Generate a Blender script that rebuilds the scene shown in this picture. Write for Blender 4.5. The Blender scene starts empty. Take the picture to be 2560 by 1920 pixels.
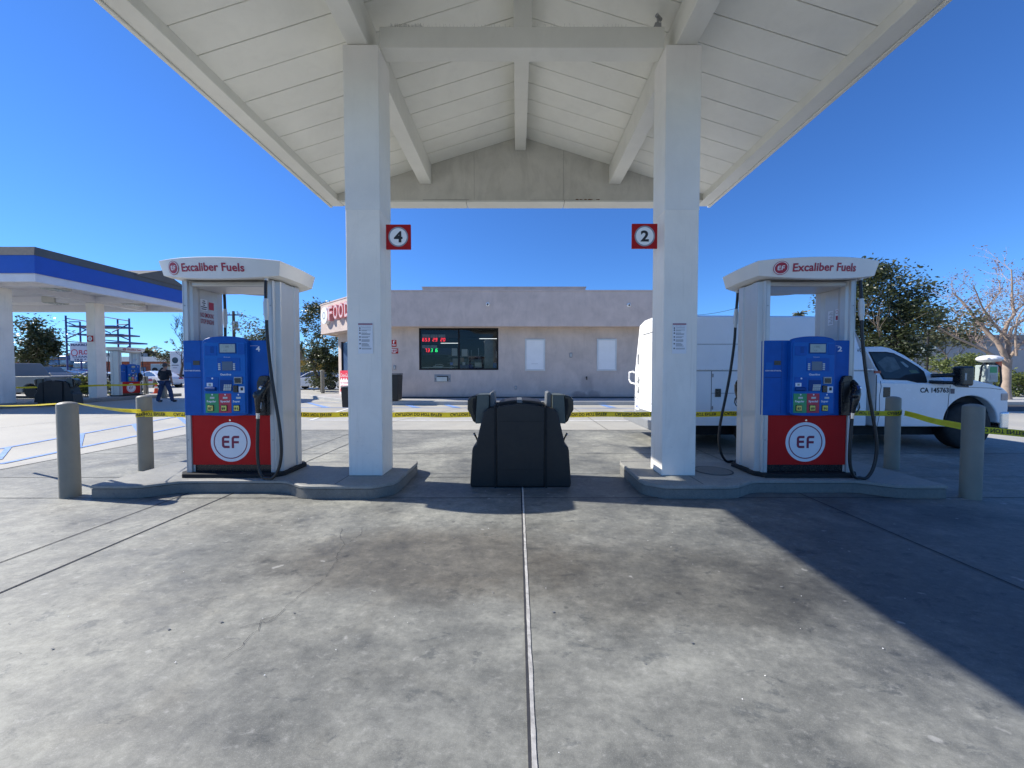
import bpy, math, random
from mathutils import Vector, Matrix
R = math.radians
random.seed(7)
# ------------------------------------------------------------------ camera, sky, sun, exposure
scene = bpy.context.scene
COL = scene.collection
F, CX, CY, H = 961.0, 1294.0, 960.0, 1.35
PITCH = math.atan((960 - 930) / F)
cd = bpy.data.cameras.new('camera'); cam = bpy.data.objects.new('camera', cd); COL.objects.link(cam)
cd.sensor_fit = 'HORIZONTAL'; cd.sensor_width = 36.0; cd.lens = 36.0 * F / 2560
cd.shift_x = -14 / 2560.0
cd.clip_start = 0.05; cd.clip_end = 3000
cam.location = (0, 0, H); cam.rotation_euler = (R(90) - PITCH, 0, 0)
scene.camera = cam
SUN = Vector((-1.24, 0.21, 1.0)).normalized()
w = bpy.data.worlds.new('World'); scene.world = w; w.use_nodes = True
nt = w.node_tree
bg = nt.nodes['Background']; sky = nt.nodes.new('ShaderNodeTexSky')
sky.sky_type = 'NISHITA'; sky.sun_disc = False
sky.sun_elevation = math.asin(SUN.z); sky.sun_rotation = math.atan2(SUN.x, SUN.y)
sky.altitude = 100; sky.air_density = 1.0; sky.dust_density = 0.0; sky.ozone_density = 6.0
tint = nt.nodes.new('ShaderNodeMix'); tint.data_type = 'RGBA'; tint.blend_type = 'MULTIPLY'; tint.inputs[0].default_value = 1.0; tint.inputs[7].default_value = (0.455, 0.75, 1.13, 1)
nt.links.new(sky.outputs[0], tint.inputs[6]); nt.links.new(tint.outputs[2], bg.inputs[0]); bg.inputs[1].default_value = 0.11
sd = bpy.data.lights.new('sun', 'SUN'); sd.energy = 5.0; sd.angle = R(0.5); sd.color = (1.0, 0.95, 0.87)
so = bpy.data.objects.new('sun', sd); COL.objects.link(so)
so.rotation_euler = SUN.to_track_quat('Z', 'Y').to_euler(); so.location = (-20, 5, 30)
scene.view_settings.view_transform = 'Standard'; scene.view_settings.look = 'None'
scene.view_settings.exposure = 0.55; scene.view_settings.gamma = 1
scene.cycles.max_bounces = 8; scene.cycles.diffuse_bounces = 5; scene.cycles.transparent_max_bounces = 12

# ------------------------------------------------------------------ helpers
def at(px, py, Y):
    """point at distance Y in front of the camera seen at photo pixel px,py"""
    u = (px - CX) / F; v = (CY - py) / F
    c, s = math.cos(PITCH), math.sin(PITCH)
    d = Vector((u, c + v * s, -s + v * c)); t = Y / d.y
    return Vector((d.x * t, Y, H + d.z * t))
def gd(px, py, z=0.0):
    u = (px - CX) / F; v = (CY - py) / F
    c, s = math.cos(PITCH), math.sin(PITCH)
    d = Vector((u, c + v * s, -s + v * c)); t = (z - H) / d.z
    return Vector((d.x * t, d.y * t, z))

class N:
    def __init__(s, name):
        s.m = bpy.data.materials.new(name); s.m.use_nodes = True; s.t = s.m.node_tree
        s.b = s.t.nodes['Principled BSDF']; s._p = None
    def pos(s):
        if s._p is None: s._p = s.t.nodes.new('ShaderNodeNewGeometry').outputs['Position']
        return s._p
    def obj(s):
        return s.t.nodes.new('ShaderNodeTexCoord').outputs['Object']
    def link(s, a, b): s.t.links.new(a, b)
    def sv(s, inp, v):
        if hasattr(v, 'is_output') or isinstance(v, bpy.types.NodeSocket): s.link(v, inp)
        else: inp.default_value = v
    def mapping(s, vec, scale=(1, 1, 1), rot=(0, 0, 0), loc=(0, 0, 0)):
        n = s.t.nodes.new('ShaderNodeMapping'); s.link(vec, n.inputs[0])
        n.inputs['Scale'].default_value = scale; n.inputs['Rotation'].default_value = rot; n.inputs['Location'].default_value = loc
        return n.outputs[0]
    def noise(s, vec, scale, detail=4, rough=0.55, dist=0.0):
        n = s.t.nodes.new('ShaderNodeTexNoise'); s.link(vec, n.inputs['Vector'])
        n.inputs['Scale'].default_value = scale; n.inputs['Detail'].default_value = detail
        n.inputs['Roughness'].default_value = rough; n.inputs['Distortion'].default_value = dist
        return n.outputs[0]
    def ramp(s, fac, stops):
        n = s.t.nodes.new('ShaderNodeValToRGB'); s.link(fac, n.inputs[0]); e = n.color_ramp.elements
        while len(e) < len(stops): e.new(0.5)
        for i, (p, c) in enumerate(stops):
            e[i].position = p; e[i].color = (c, c, c, 1) if isinstance(c, (int, float)) else (*c[:3], 1)
        return n.outputs[0]
    def mix(s, fac, a, b, mode='MIX'):
        n = s.t.nodes.new('ShaderNodeMix'); n.data_type = 'RGBA'; n.blend_type = mode
        s.sv(n.inputs[0], fac); s.sv(n.inputs[6], a if not isinstance(a, tuple) else (*a[:3], 1)); s.sv(n.inputs[7], b if not isinstance(b, tuple) else (*b[:3], 1))
        return n.outputs[2]
    def math(s, op, a, b=0.0):
        n = s.t.nodes.new('ShaderNodeMath'); n.operation = op; s.sv(n.inputs[0], a); s.sv(n.inputs[1], b); return n.outputs[0]
    def bump(s, h, strength=0.2, dist=0.01):
        n = s.t.nodes.new('ShaderNodeBump'); s.link(h, n.inputs['Height']); n.inputs['Strength'].default_value = strength; n.inputs['Distance'].default_value = dist
        s.link(n.outputs[0], s.b.inputs['Normal'])
    def out(s, col=None, rough=None, metal=None):
        if col is not None: s.sv(s.b.inputs['Base Color'], col if not isinstance(col, tuple) else (*col[:3], 1))
        if rough is not None: s.sv(s.b.inputs['Roughness'], rough)
        if metal is not None: s.b.inputs['Metallic'].default_value = metal
        return s.m

def mat(name, col, rough=0.6, metal=0.0, var=0.12, scale=3.0, bump=0.0, bscale=60, spec=None, grime=0.0, coat=0.0):
    n = N(name); p = n.pos()
    if var > 0:
        f = n.noise(p, scale, 6, 0.6, 0.4)
        d = tuple(c * (1 - var) for c in col); l = tuple(min(1, c * (1 + var * 0.7)) for c in col)
        c = n.ramp(f, [(0.3, d), (0.7, l)])
        if grime > 0:
            g = n.noise(n.mapping(p, (1.5, 1.5, 0.5)), 2.3, 8, 0.7, 1.0)
            c = n.mix(n.math('MULTIPLY', n.ramp(g, [(0.48, 0.0), (0.75, 1.0)]), grime), c, tuple(x * 0.45 for x in col))
        n.out(c, rough, metal)
        r = n.noise(p, scale * 4, 3)
        n.link(n.ramp(r, [(0.3, max(0, rough - 0.07)), (0.7, min(1, rough + 0.07))]), n.b.inputs['Roughness'])
    else: n.out(col, rough, metal)
    if bump > 0: n.bump(n.noise(p, bscale, 5, 0.6), bump, 0.01)
    if spec is not None: n.b.inputs['Specular IOR Level'].default_value = spec
    if coat: n.b.inputs['Coat Weight'].default_value = coat; n.b.inputs['Coat Roughness'].default_value = 0.08
    return n.m
def emis(name, col, strength):
    n = N(name); n.out((0.02, 0.02, 0.02), 0.5); n.b.inputs['Emission Color'].default_value = (*col, 1); n.b.inputs['Emission Strength'].default_value = strength
    return n.m

class MB:
    def __init__(s): s.v = []; s.f = []
    def add(s, vs, fs):
        o = len(s.v); s.v += [tuple(v) for v in vs]; s.f += [tuple(i + o for i in f) for f in fs]; return s
    def box(s, x0, x1, y0, y1, z0, z1):
        return s.add([(x0, y0, z0), (x1, y0, z0), (x1, y1, z0), (x0, y1, z0), (x0, y0, z1), (x1, y0, z1), (x1, y1, z1), (x0, y1, z1)],
                     [(0, 3, 2, 1), (4, 5, 6, 7), (0, 1, 5, 4), (1, 2, 6, 5), (2, 3, 7, 6), (3, 0, 4, 7)])
    def obox(s, c, size, M):
        a, b, d = [q / 2 for q in size]
        vs = [Vector(c) + M @ Vector((i * a, j * b, k * d)) for k in (-1, 1) for i, j in ((-1, -1), (1, -1), (1, 1), (-1, 1))]
        return s.add(vs, [(0, 3, 2, 1), (4, 5, 6, 7), (0, 1, 5, 4), (1, 2, 6, 5), (2, 3, 7, 6), (3, 0, 4, 7)])
    def beam(s, a, b, w, h):
        a, b = Vector(a), Vector(b); d = (b - a); q = d.to_track_quat('Y', 'Z').to_matrix()
        return s.obox((a + b) / 2, (w, d.length, h), q)
    def prism(s, poly, axis, a, b, poly2=None):
        n = len(poly)
        def P(p, t):
            if axis == 'z': return (p[0], p[1], t)
            if axis == 'y': return (p[0], t, p[1])
            return (t, p[0], p[1])
        vs = [P(p, a) for p in poly] + [P(p, b) for p in (poly2 or poly)]
        return s.add(vs, [tuple(range(n))[::-1], tuple(range(n, 2 * n))] + [(i, (i + 1) % n, n + (i + 1) % n, n + i) for i in range(n)])
    def cyl(s, p0, p1, r0, r1=None, n=16, caps=True):
        r1 = r0 if r1 is None else r1
        p0, p1 = Vector(p0), Vector(p1); q = (p1 - p0).to_track_quat('Z', 'Y').to_matrix()
        vs = [p0 + q @ Vector((r0 * math.cos(6.28318 * i / n), r0 * math.sin(6.28318 * i / n), 0)) for i in range(n)]
        vs += [p1 + q @ Vector((r1 * math.cos(6.28318 * i / n), r1 * math.sin(6.28318 * i / n), 0)) for i in range(n)]
        fs = [(i, (i + 1) % n, n + (i + 1) % n, n + i) for i in range(n)]
        if caps: fs += [tuple(range(n))[::-1], tuple(range(n, 2 * n))]
        return s.add(vs, fs)
    def tube(s, pts, r, n=10, caps=True):
        pts = [Vector(p) for p in pts]; m = len(pts); rs = r if isinstance(r, (list, tuple)) else [r] * m
        vs = []; up = Vector((0.13, 0.31, 0.94))
        for i, p in enumerate(pts):
            d = (pts[min(i + 1, m - 1)] - pts[max(i - 1, 0)]).normalized()
            a = d.cross(up)
            if a.length < 1e-3: a = d.cross(Vector((1, 0, 0)))
            a.normalize(); b = d.cross(a); up = a.cross(d)
            vs += [p + rs[i] * (a * math.cos(6.28318 * k / n) + b * math.sin(6.28318 * k / n)) for k in range(n)]
        fs = [(i * n + k, i * n + (k + 1) % n, (i + 1) * n + (k + 1) % n, (i + 1) * n + k) for i in range(m - 1) for k in range(n)]
        if caps: fs += [tuple(range(n))[::-1], tuple(range((m - 1) * n, m * n))]
        return s.add(vs, fs)
    def loft(s, loops, caps=True):
        n = len(loops[0]); vs = [v for l in loops for v in l]
        fs = [(i * n + k, i * n + (k + 1) % n, (i + 1) * n + (k + 1) % n, (i + 1) * n + k) for i in range(len(loops) - 1) for k in range(n)]
        if caps: fs += [tuple(range(n))[::-1], tuple(range((len(loops) - 1) * n, len(loops) * n))]
        return s.add(vs, fs)
    def disc(s, c, r, n=40, axis='y', r_in=0.0, sx=1.0):
        c = Vector(c)
        def P(rr, t):
            a, b = rr * sx * math.cos(t), rr * math.sin(t)
            return c + (Vector((a, 0, b)) if axis == 'y' else Vector((a, b, 0)) if axis == 'z' else Vector((0, a, b)))
        o = [P(r, 6.28318 * i / n) for i in range(n)]
        if r_in <= 0: return s.add(o, [tuple(range(n))])
        return s.add(o + [P(r_in, 6.28318 * i / n) for i in range(n)], [(i, (i + 1) % n, n + (i + 1) % n, n + i) for i in range(n)])
    def sphere(s, c, r, n=10, m=8, sq=(1, 1, 1)):
        vs = []; c = Vector(c)
        for j in range(m + 1):
            ph = math.pi * j / m
            vs += [c + Vector((r * sq[0] * math.sin(ph) * math.cos(6.28318 * i / n), r * sq[1] * math.sin(ph) * math.sin(6.28318 * i / n), r * sq[2] * math.cos(ph))) for i in range(n)]
        return s.add(vs, [(j * n + i, (j + 1) * n + i, (j + 1) * n + (i + 1) % n, j * n + (i + 1) % n) for j in range(m) for i in range(n)])
    def xf(s, M, start=0):
        s.v[start:] = [tuple(M @ Vector(v)) for v in s.v[start:]]; return s
    def build(s, name, m, parent=None, bevel=0.0, smooth=0, w=False, seg=2, recalc=True):
        vs = s.v
        if w and parent is not None:
            r = parent
            while r.parent: r = r.parent
            L = r.location; vs = [(v[0] - L.x, v[1] - L.y, v[2] - L.z) for v in vs]
        me = bpy.data.meshes.new(name); me.from_pydata(vs, [], s.f); me.update()
        if recalc:
            import bmesh
            b = bmesh.new(); b.from_mesh(me); bmesh.ops.remove_doubles(b, verts=b.verts, dist=1e-5)
            bmesh.ops.recalc_face_normals(b, faces=b.faces); b.to_mesh(me); b.free()
        if smooth:
            for p in me.polygons: p.use_smooth = True
            me.set_sharp_from_angle(angle=R(smooth))
        if m: me.materials.append(m)
        o = bpy.data.objects.new(name, me); COL.objects.link(o); o.parent = parent
        if bevel > 0:
            b = o.modifiers.new('bevel', 'BEVEL'); b.width = bevel; b.segments = seg; b.limit_method = 'ANGLE'; b.angle_limit = R(35)
            b.harden_normals = False
        return o
def thing(name, label, cat, loc=(0, 0, 0), rz=0.0, group=None):
    o = bpy.data.objects.new(name, None); COL.objects.link(o); o.location = loc; o.rotation_euler = (0, 0, rz)
    o.empty_display_size = 0.2
    return tag(o, label, cat, group)
def tag(o, label, cat, group=None):
    o['label'] = label; o['category'] = cat
    if group: o['group'] = group
    return o
def struct(o): o['kind'] = 'structure'; return o
def dup(root, loc=None, rz=None, label=None, group=None, skip=()):
    def cp(o, par):
        c = o.copy(); COL.objects.link(c); c.parent = par
        for ch in o.children:
            if ch.name.split('.')[0] not in skip: cp(ch, c)
        return c
    r = cp(root, None)
    if loc is not None: r.location = loc
    if rz is not None: r.rotation_euler = (0, 0, rz)
    if label: r['label'] = label
    if group: r['group'] = group
    return r
def text_data(s, size=1.0, align='LEFT', offset=0.0, shear=0.0, space=1.0, extrude=0.0):
    c = bpy.data.curves.new('txt', 'FONT'); c.body = s; c.size = size; c.align_x = align; c.offset = offset; c.shear = shear
    c.space_character = space; c.resolution_u = 3; c.extrude = extrude; c.fill_mode = 'BOTH' if extrude else 'FRONT'
    o = bpy.data.objects.new('txt', c); me = bpy.data.meshes.new_from_object(o)
    vs = [v.co.copy() for v in me.vertices]; fs = [tuple(p.vertices) for p in me.polygons]
    bpy.data.objects.remove(o); bpy.data.curves.remove(c); bpy.data.meshes.remove(me)
    return vs, fs
def text_mb(s, size, fn, mb=None, width=None, **k):
    vs, fs = text_data(s, size, **k); mb = mb or MB()
    if width and vs:
        x0 = min(v.x for v in vs); x1 = max(v.x for v in vs); q = width / max(1e-6, x1 - x0)
        for v in vs: v.x = (v.x - x0) * q
    return mb.add([fn(v.x, v.y, v.z) for v in vs], fs)
def stroke(mb, pts, w, fn):
    """flat ribbon along 2D pts with mitred corners, fn maps (a,b)->3D"""
    n = len(pts); L = []; Rr = []
    for i in range(n):
        p = Vector(pts[i]); d0 = (p - Vector(pts[i - 1])).normalized() if i > 0 else None
        d1 = (Vector(pts[i + 1]) - p).normalized() if i < n - 1 else None
        d = (d0 + d1).normalized() if d0 is not None and d1 is not None else (d0 or d1)
        k = 1.0 / max(0.5, d.dot(d1 or d0)); nn = Vector((-d.y, d.x)) * (w / 2) * k
        L.append(fn(*(p + nn))); Rr.append(fn(*(p - nn)))
    mb.add(L + Rr, [(i, i + 1, n + i + 1, n + i) for i in range(n - 1)])
def arc(cx, cy, r, a0, a1, n=5):
    return [(cx + r * math.cos(R(a0 + (a1 - a0) * i / n)), cy + r * math.sin(R(a0 + (a1 - a0) * i / n))) for i in range(n + 1)]
def ef_letters(mb, h, fn):
    """rounded E and F, total centred on 0,0, cap height h"""
    w = h * 0.62; t = h * 0.19; r = h * 0.16; g = h * 0.17
    x0 = -(2 * w + g) / 2; hh = h / 2 - t / 2
    stroke(mb, [(x0 + w, hh)] + arc(x0 + t / 2 + r, hh - r, r, 90, 180) + arc(x0 + t / 2 + r, -hh + r, r, 180, 270) + [(x0 + w, -hh)], t, fn)
    stroke(mb, [(x0 + t * 0.9, 0.02 * h), (x0 + w * 0.94, 0.02 * h)], t, lambda a, b: fn(a, b))
    x1 = x0 + w + g
    stroke(mb, [(x1 + w, hh)] + arc(x1 + t / 2 + r, hh - r, r, 90, 180) + [(x1 + t / 2, -h / 2)], t, fn)
    stroke(mb, [(x1 + t * 0.9, -0.02 * h), (x1 + w * 0.94, -0.02 * h)], t, fn)
    return mb
def plate(name, m, parent, x0, x1, z0, z1, y, bevel=0, w=False):
    """thin sheet facing -Y (real 2 mm plate)"""
    return MB().box(x0, x1, y - 0.002, y, z0, z1).build(name, m, parent, w=w)

# ------------------------------------------------------------------ materials
def m_concrete(name, light, dark, stain=0.0, contrast=1.0, streak=0.5):
    n = N(name); p = n.pos()
    big = n.noise(p, 0.55, 8, 0.62, 0.6)
    st = n.noise(n.mapping(p, (1.0, 1.7, 1), (0, 0, R(12))), 2.6, 11, 0.76, 0.25)
    st2 = n.noise(n.mapping(p, (1.6, 1.0, 1), (0, 0, R(-20)), (5, 3, 0)), 5.5, 11, 0.78, 0.2)
    fine = n.noise(p, 34, 5, 0.7); micro = n.noise(p, 240, 2, 0.5)
    f = n.math('ADD', n.math('MULTIPLY', big, 0.45), n.math('ADD', n.math('MULTIPLY', st, 0.33), n.math('MULTIPLY', st2, 0.22)))
    c = n.ramp(f, [(0.5 - 0.17 / contrast, dark), (0.5, tuple((a + b) / 2 for a, b in zip(light, dark))), (0.5 + 0.12 / contrast, light)])
    c = n.mix(n.math('MULTIPLY', n.ramp(fine, [(0.42, 0.0), (0.62, 1.0)]), 0.42), c, n.mix(0.5, c, (0.5, 0.5, 0.5), 'MULTIPLY'))
    c = n.mix(n.math('MULTIPLY', n.ramp(micro, [(0.55, 0.0), (0.72, 1.0)]), 0.22), c, (0.62, 0.61, 0.58))
    bl = n.noise(n.mapping(p, (1, 1.7, 1), (0, 0, 0.3), (11, 4, 0)), 4.6, 11, 0.76, 0.3)
    c = n.mix(n.math('MULTIPLY', n.ramp(bl, [(0.575, 0.0), (0.62, 1.0)]), 0.38 * streak * 2), c, n.mix(1.0, c, (0.52, 0.55, 0.60), 'MULTIPLY'))
    if stain:
        md = n.noise(n.mapping(p, (1.0, 1.5, 1), (0, 0, 0.5), (3, 9, 0)), 13, 11, 0.8, 0.25)
        c = n.mix(n.math('MULTIPLY', n.ramp(md, [(0.50, 0.0), (0.60, 1.0)]), 0.42), c, n.mix(1.0, c, (0.60, 0.61, 0.62), 'MULTIPLY'))
        c = n.mix(n.math('MULTIPLY', n.ramp(md, [(0.36, 1.0), (0.45, 0.0)]), 0.35), c, (0.50, 0.49, 0.44))
    bw = n.noise(n.mapping(p, (1, 1.4, 1), (0, 0, -0.3), (31, 14, 0)), 1.3, 6, 0.6, 0.7)
    c = n.mix(n.math('MULTIPLY', n.ramp(bw, [(0.55, 0.0), (0.7, 1.0)]), 0.30), c, n.mix(1.0, c, (1.0, 0.93, 0.83), 'MULTIPLY'))
    if stain:
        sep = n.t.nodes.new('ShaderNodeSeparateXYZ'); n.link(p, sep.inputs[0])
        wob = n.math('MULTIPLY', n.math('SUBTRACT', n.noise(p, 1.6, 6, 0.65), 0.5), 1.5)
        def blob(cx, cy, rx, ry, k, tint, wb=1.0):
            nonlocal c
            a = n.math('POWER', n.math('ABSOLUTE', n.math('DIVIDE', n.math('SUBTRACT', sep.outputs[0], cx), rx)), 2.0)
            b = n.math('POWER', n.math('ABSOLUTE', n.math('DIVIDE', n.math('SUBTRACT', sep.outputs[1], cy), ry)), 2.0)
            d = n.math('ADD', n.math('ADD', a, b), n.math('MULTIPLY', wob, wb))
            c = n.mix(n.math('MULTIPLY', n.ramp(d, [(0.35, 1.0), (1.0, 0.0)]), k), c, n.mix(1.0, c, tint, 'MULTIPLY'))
        blob(-0.6, 2.75, 1.25, 0.62, 0.85, (0.60, 0.56, 0.53))
        blob(1.0, 2.45, 1.2, 0.6, 0.85, (0.60, 0.585, 0.57))
        blob(0.1, 2.7, 2.4, 0.75, 0.5, (0.75, 0.74, 0.74), 0.7)
        blob(1.1, 2.6, 3.1, 3.4, 0.75, (0.80, 0.81, 0.83), 0.8)
        blob(0.1, 5.0, 3.2, 1.2, 0.7, (0.7, 0.72, 0.76))  # stain between the islands, with the shadow there deepened in its colour
        blob(3.4, 2.2, 2.0, 2.2, 0.85, (0.45, 0.48, 0.54))  # right-hand stain, widened so its colour also darkens the canopy shade
        blob(3.9, 4.3, 3.2, 1.2, 0.55, (0.55, 0.56, 0.6))  # stain tint round the right island, also painting the canopy shade darker
        blob(-1.0, 1.55, 1.1, 0.22, 0.3, (0.7, 0.72, 0.76), 1.6)
        blob(-2.3, 2.9, 0.35, 0.5, 0.35, (0.66, 0.70, 0.76), 1.6)
        sp = n.t.nodes.new('ShaderNodeTexVoronoi'); n.link(p, sp.inputs['Vector']); sp.inputs['Scale'].default_value = 2.7
        spm = n.ramp(n.math('ADD', sp.outputs['Distance'], n.math('MULTIPLY', n.noise(p, 30, 3), 0.05)), [(0.06, 1.0), (0.085, 0.0)])
        c = n.mix(n.math('MULTIPLY', spm, 0.6), c, n.mix(1.0, c, (0.35, 0.36, 0.38), 'MULTIPLY'))
        hsep = n.noise(p, 7.5, 3, 0.5); 
        c = n.mix(n.math('MULTIPLY', n.ramp(hsep, [(0.70, 0.0), (0.74, 1.0)]), 0.4), c, (0.5, 0.49, 0.46))
    n.out(c)
    n.link(n.ramp(f, [(0.35, 0.42), (0.6, 0.8)]), n.b.inputs['Roughness'])
    n.bump(n.math('ADD', n.math('MULTIPLY', fine, 0.6), n.math('MULTIPLY', micro, 0.3)), 0.22, 0.006)
    return n.m
M = {}
M['slab'] = m_concrete('stained_shaded_concrete', (0.365, 0.362, 0.31), (0.11, 0.113, 0.103), stain=1, contrast=1.45, streak=0.9)
M['lot'] = m_concrete('light_concrete', (0.50, 0.48, 0.41), (0.37, 0.355, 0.305), contrast=0.9, streak=0.15)
M['walk'] = m_concrete('sidewalk_concrete', (0.50, 0.49, 0.45), (0.36, 0.36, 0.34), contrast=0.9, streak=0.2)
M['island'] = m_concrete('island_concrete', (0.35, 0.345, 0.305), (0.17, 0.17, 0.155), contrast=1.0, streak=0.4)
M['kerb'] = m_concrete('shaded_dirty_kerb_concrete', (0.22, 0.215, 0.19), (0.11, 0.11, 0.10), contrast=1.2, streak=0.5)  # island concrete with dirt, plus the shade of the kerb sides coloured in
M['sealant'] = mat('joint_sealant', (0.62, 0.59, 0.53), 0.8, var=0.35, scale=25)
M['joint'] = mat('dark_joint', (0.03, 0.032, 0.04), 0.9, var=0.3, scale=20)
M['blue_paint'] = mat('worn_blue_paint', (0.20, 0.34, 0.66), 0.7, var=0.3, scale=8, grime=0.3)
M['white_paint'] = mat('worn_white_paint', (0.78, 0.78, 0.74), 0.7, var=0.12, scale=8, grime=0.2)
M['canopy'] = mat('canopy_white_paint', (0.68, 0.68, 0.625), 0.62, var=0.06, scale=1.4, grime=0.10, bump=0.10, bscale=90)
M['deck'] = mat('canopy_deck_paint', (0.75, 0.75, 0.69), 0.7, var=0.07, scale=1.1, grime=0.10, bump=0.12, bscale=70)
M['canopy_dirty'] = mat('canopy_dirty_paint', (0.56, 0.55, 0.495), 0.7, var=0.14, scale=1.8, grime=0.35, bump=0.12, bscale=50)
def scuffs(m, k=0.5):
    t = m.node_tree; b = t.nodes['Principled BSDF']; src = b.inputs['Base Color'].links[0].from_socket
    n = N.__new__(N); n.m = m; n.t = t; n.b = b; n._p = None; p = n.pos(); sep = t.nodes.new('ShaderNodeSeparateXYZ'); n.link(p, sep.inputs[0])
    a = n.ramp(n.noise(n.mapping(p, (1, 1, 5.0), (0, R(30), 0)), 7, 8, 0.75, 0.2), [(0.62, 0.0), (0.68, 1.0)])
    v = n.ramp(n.noise(n.mapping(p, (14, 14, 0.7)), 1.6, 5, 0.6, 0.2), [(0.58, 0.0), (0.72, 1.0)])
    low = n.ramp(sep.outputs[2], [(0.15, 1.0), (0.9, 0.25)])
    c = n.mix(n.math('MULTIPLY', n.math('MULTIPLY', a, low), k), src, n.mix(1.0, src, (0.48, 0.47, 0.46), 'MULTIPLY'))
    c = n.mix(n.math('MULTIPLY', v, k * 0.5), c, n.mix(1.0, src, (0.72, 0.71, 0.68), 'MULTIPLY'))
    n.link(c, b.inputs['Base Color'])
M['gap'] = mat('seam_dark', (0.10, 0.10, 0.095), 0.9, var=0)
M['column'] = mat('column_stucco_paint', (0.84, 0.795, 0.71), 0.55, var=0.07, scale=1.6, grime=0.14, bump=0.25, bscale=45)
scuffs(M['column'], 0.6)
M['rust'] = mat('rust_stain', (0.16, 0.07, 0.03), 0.9, var=0.5, scale=30)
M['stucco'] = mat('mauve_stucco', (0.62, 0.51, 0.445), 0.9, var=0.12, scale=1.6, grime=0.22, bump=0.35, bscale=38)
M['stucco_wall'] = mat('beige_mauve_stucco', (0.61, 0.51, 0.44), 0.9, var=0.13, scale=1.3, grime=0.25, bump=0.35, bscale=38)
def wall_stain():
    m = M['stucco_wall']; t = m.node_tree; b = t.nodes['Principled BSDF']; src = b.inputs['Base Color'].links[0].from_socket
    n = N.__new__(N); n.m = m; n.t = t; n.b = b; n._p = None; p = n.pos(); sep = t.nodes.new('ShaderNodeSeparateXYZ'); n.link(p, sep.inputs[0]); c = src
    wob = n.math('MULTIPLY', n.math('SUBTRACT', n.noise(p, 3.0, 6, 0.7), 0.5), 1.6)
    cx = at(1466, 985, 17.6).x
    for (x, z, rx, rz, k) in ((cx - .35, .30, .42, .22, .75), (cx + .35, .32, .42, .22, .7), (cx, .75, .35, .55, .35), (1.0, .2, 9.0, .16, .35)):
        a = n.math('POWER', n.math('ABSOLUTE', n.math('DIVIDE', n.math('SUBTRACT', sep.outputs[0], x), rx)), 2.0)
        d = n.math('POWER', n.math('ABSOLUTE', n.math('DIVIDE', n.math('SUBTRACT', sep.outputs[2], z), rz)), 2.0)
        q = n.math('ADD', n.math('ADD', a, d), wob)
        c = n.mix(n.math('MULTIPLY', n.ramp(q, [(0.3, 1.0), (1.0, 0.0)]), k), c, n.mix(1.0, c, (0.5, 0.5, 0.53), 'MULTIPLY'))
    n.link(c, b.inputs['Base Color'])
wall_stain()
M['black_frame'] = mat('black_frame', (0.012, 0.012, 0.014), 0.5, var=0.2, spec=.2)
M['silver'] = mat('silver_paint', (0.53, 0.53, 0.52), 0.36, metal=0.3, var=0.05, scale=2, grime=0.08)
scuffs(M['silver'], 0.45)
M['header'] = mat('header_white', (0.72, 0.71, 0.68), 0.42, var=0.04, scale=2, grime=0.06)
M['plastic_blue'] = mat('blue_plastic', (0.004, 0.095, 0.40), 0.45, spec=.22, var=0.12, scale=6, grime=0.12)
M['plastic_blue_light'] = mat('blue_console_plastic', (0.006, 0.13, 0.46), 0.45, spec=.22, var=0.10, scale=6)
M['plastic_blue_dark'] = mat('recess_blue_plastic', (0.004, 0.05, 0.21), 0.45, spec=.22, var=0.1, scale=6)
M['red_panel'] = mat('red_panel', (0.50, 0.010, 0.010), 0.5, spec=.18, var=0.07, scale=3, grime=0.12)
M['white_decal'] = mat('white_decal', (0.76, 0.77, 0.79), 0.45, var=0.03)
M['maroon'] = mat('maroon_ink', (0.22, 0.014, 0.05), 0.5, var=0)
M['text_red'] = mat('red_ink', (0.36, 0.02, 0.05), 0.5, var=0)
M['ink'] = mat('black_ink', (0.02, 0.02, 0.022), 0.6, var=0)
M['rubber'] = mat('black_rubber', (0.014, 0.014, 0.014), 0.42, var=0.3, scale=12)
M['black_plastic'] = mat('black_plastic', (0.013, 0.014, 0.016), 0.28, var=0.2, scale=9)
M['chrome'] = mat('bright_metal', (0.7, 0.7, 0.7), 0.25, metal=1.0, var=0.1)
M['lcd'] = mat('lcd_glass', (0.34, 0.40, 0.38), 0.25, var=0.05)
M['screen'] = mat('dark_screen', (0.06, 0.10, 0.19), 0.15, var=0.05)
M['green_label'] = mat('green_label', (0.03, 0.30, 0.11), 0.45, var=0.05)
M['red_label'] = mat('red_label', (0.48, 0.03, 0.06), 0.45, var=0.05)
M['yellow_btn'] = mat('yellow_button', (0.72, 0.66, 0.14), 0.45, var=0.05)
M['key'] = mat('pale_key', (0.55, 0.58, 0.55), 0.5, var=0.05)
M['bollard'] = mat('taupe_bollard_plastic', (0.24, 0.222, 0.175), 0.55, var=0.10, scale=3, grime=0.25, bump=0.08, bscale=60)
M['valet'] = mat('navy_valet_plastic', (0.014, 0.0135, 0.0125), 0.5, var=0.15, scale=5, grime=0.1)
M['valet_grey'] = mat('grey_valet_plastic', (0.13, 0.14, 0.145), 0.5, var=0.1, scale=5)
M['valet_green'] = mat('greenish_dispenser', (0.085, 0.10, 0.085), 0.45, var=0.1, scale=5)
M['smoke'] = mat('smoked_cover', (0.025, 0.03, 0.025), 0.12, var=0.1, scale=5)
M['sign_red'] = mat('sign_red', (0.42, 0.010, 0.010), 0.5, spec=.2, var=0.06)
M['bare_white'] = mat('plain_white', (0.86, 0.86, 0.84), 0.45, var=0.04)
M['truck_white'] = mat('truck_white_paint', (0.86, 0.86, 0.85), 0.22, var=0.03, coat=0.4, grime=0.04)
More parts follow.
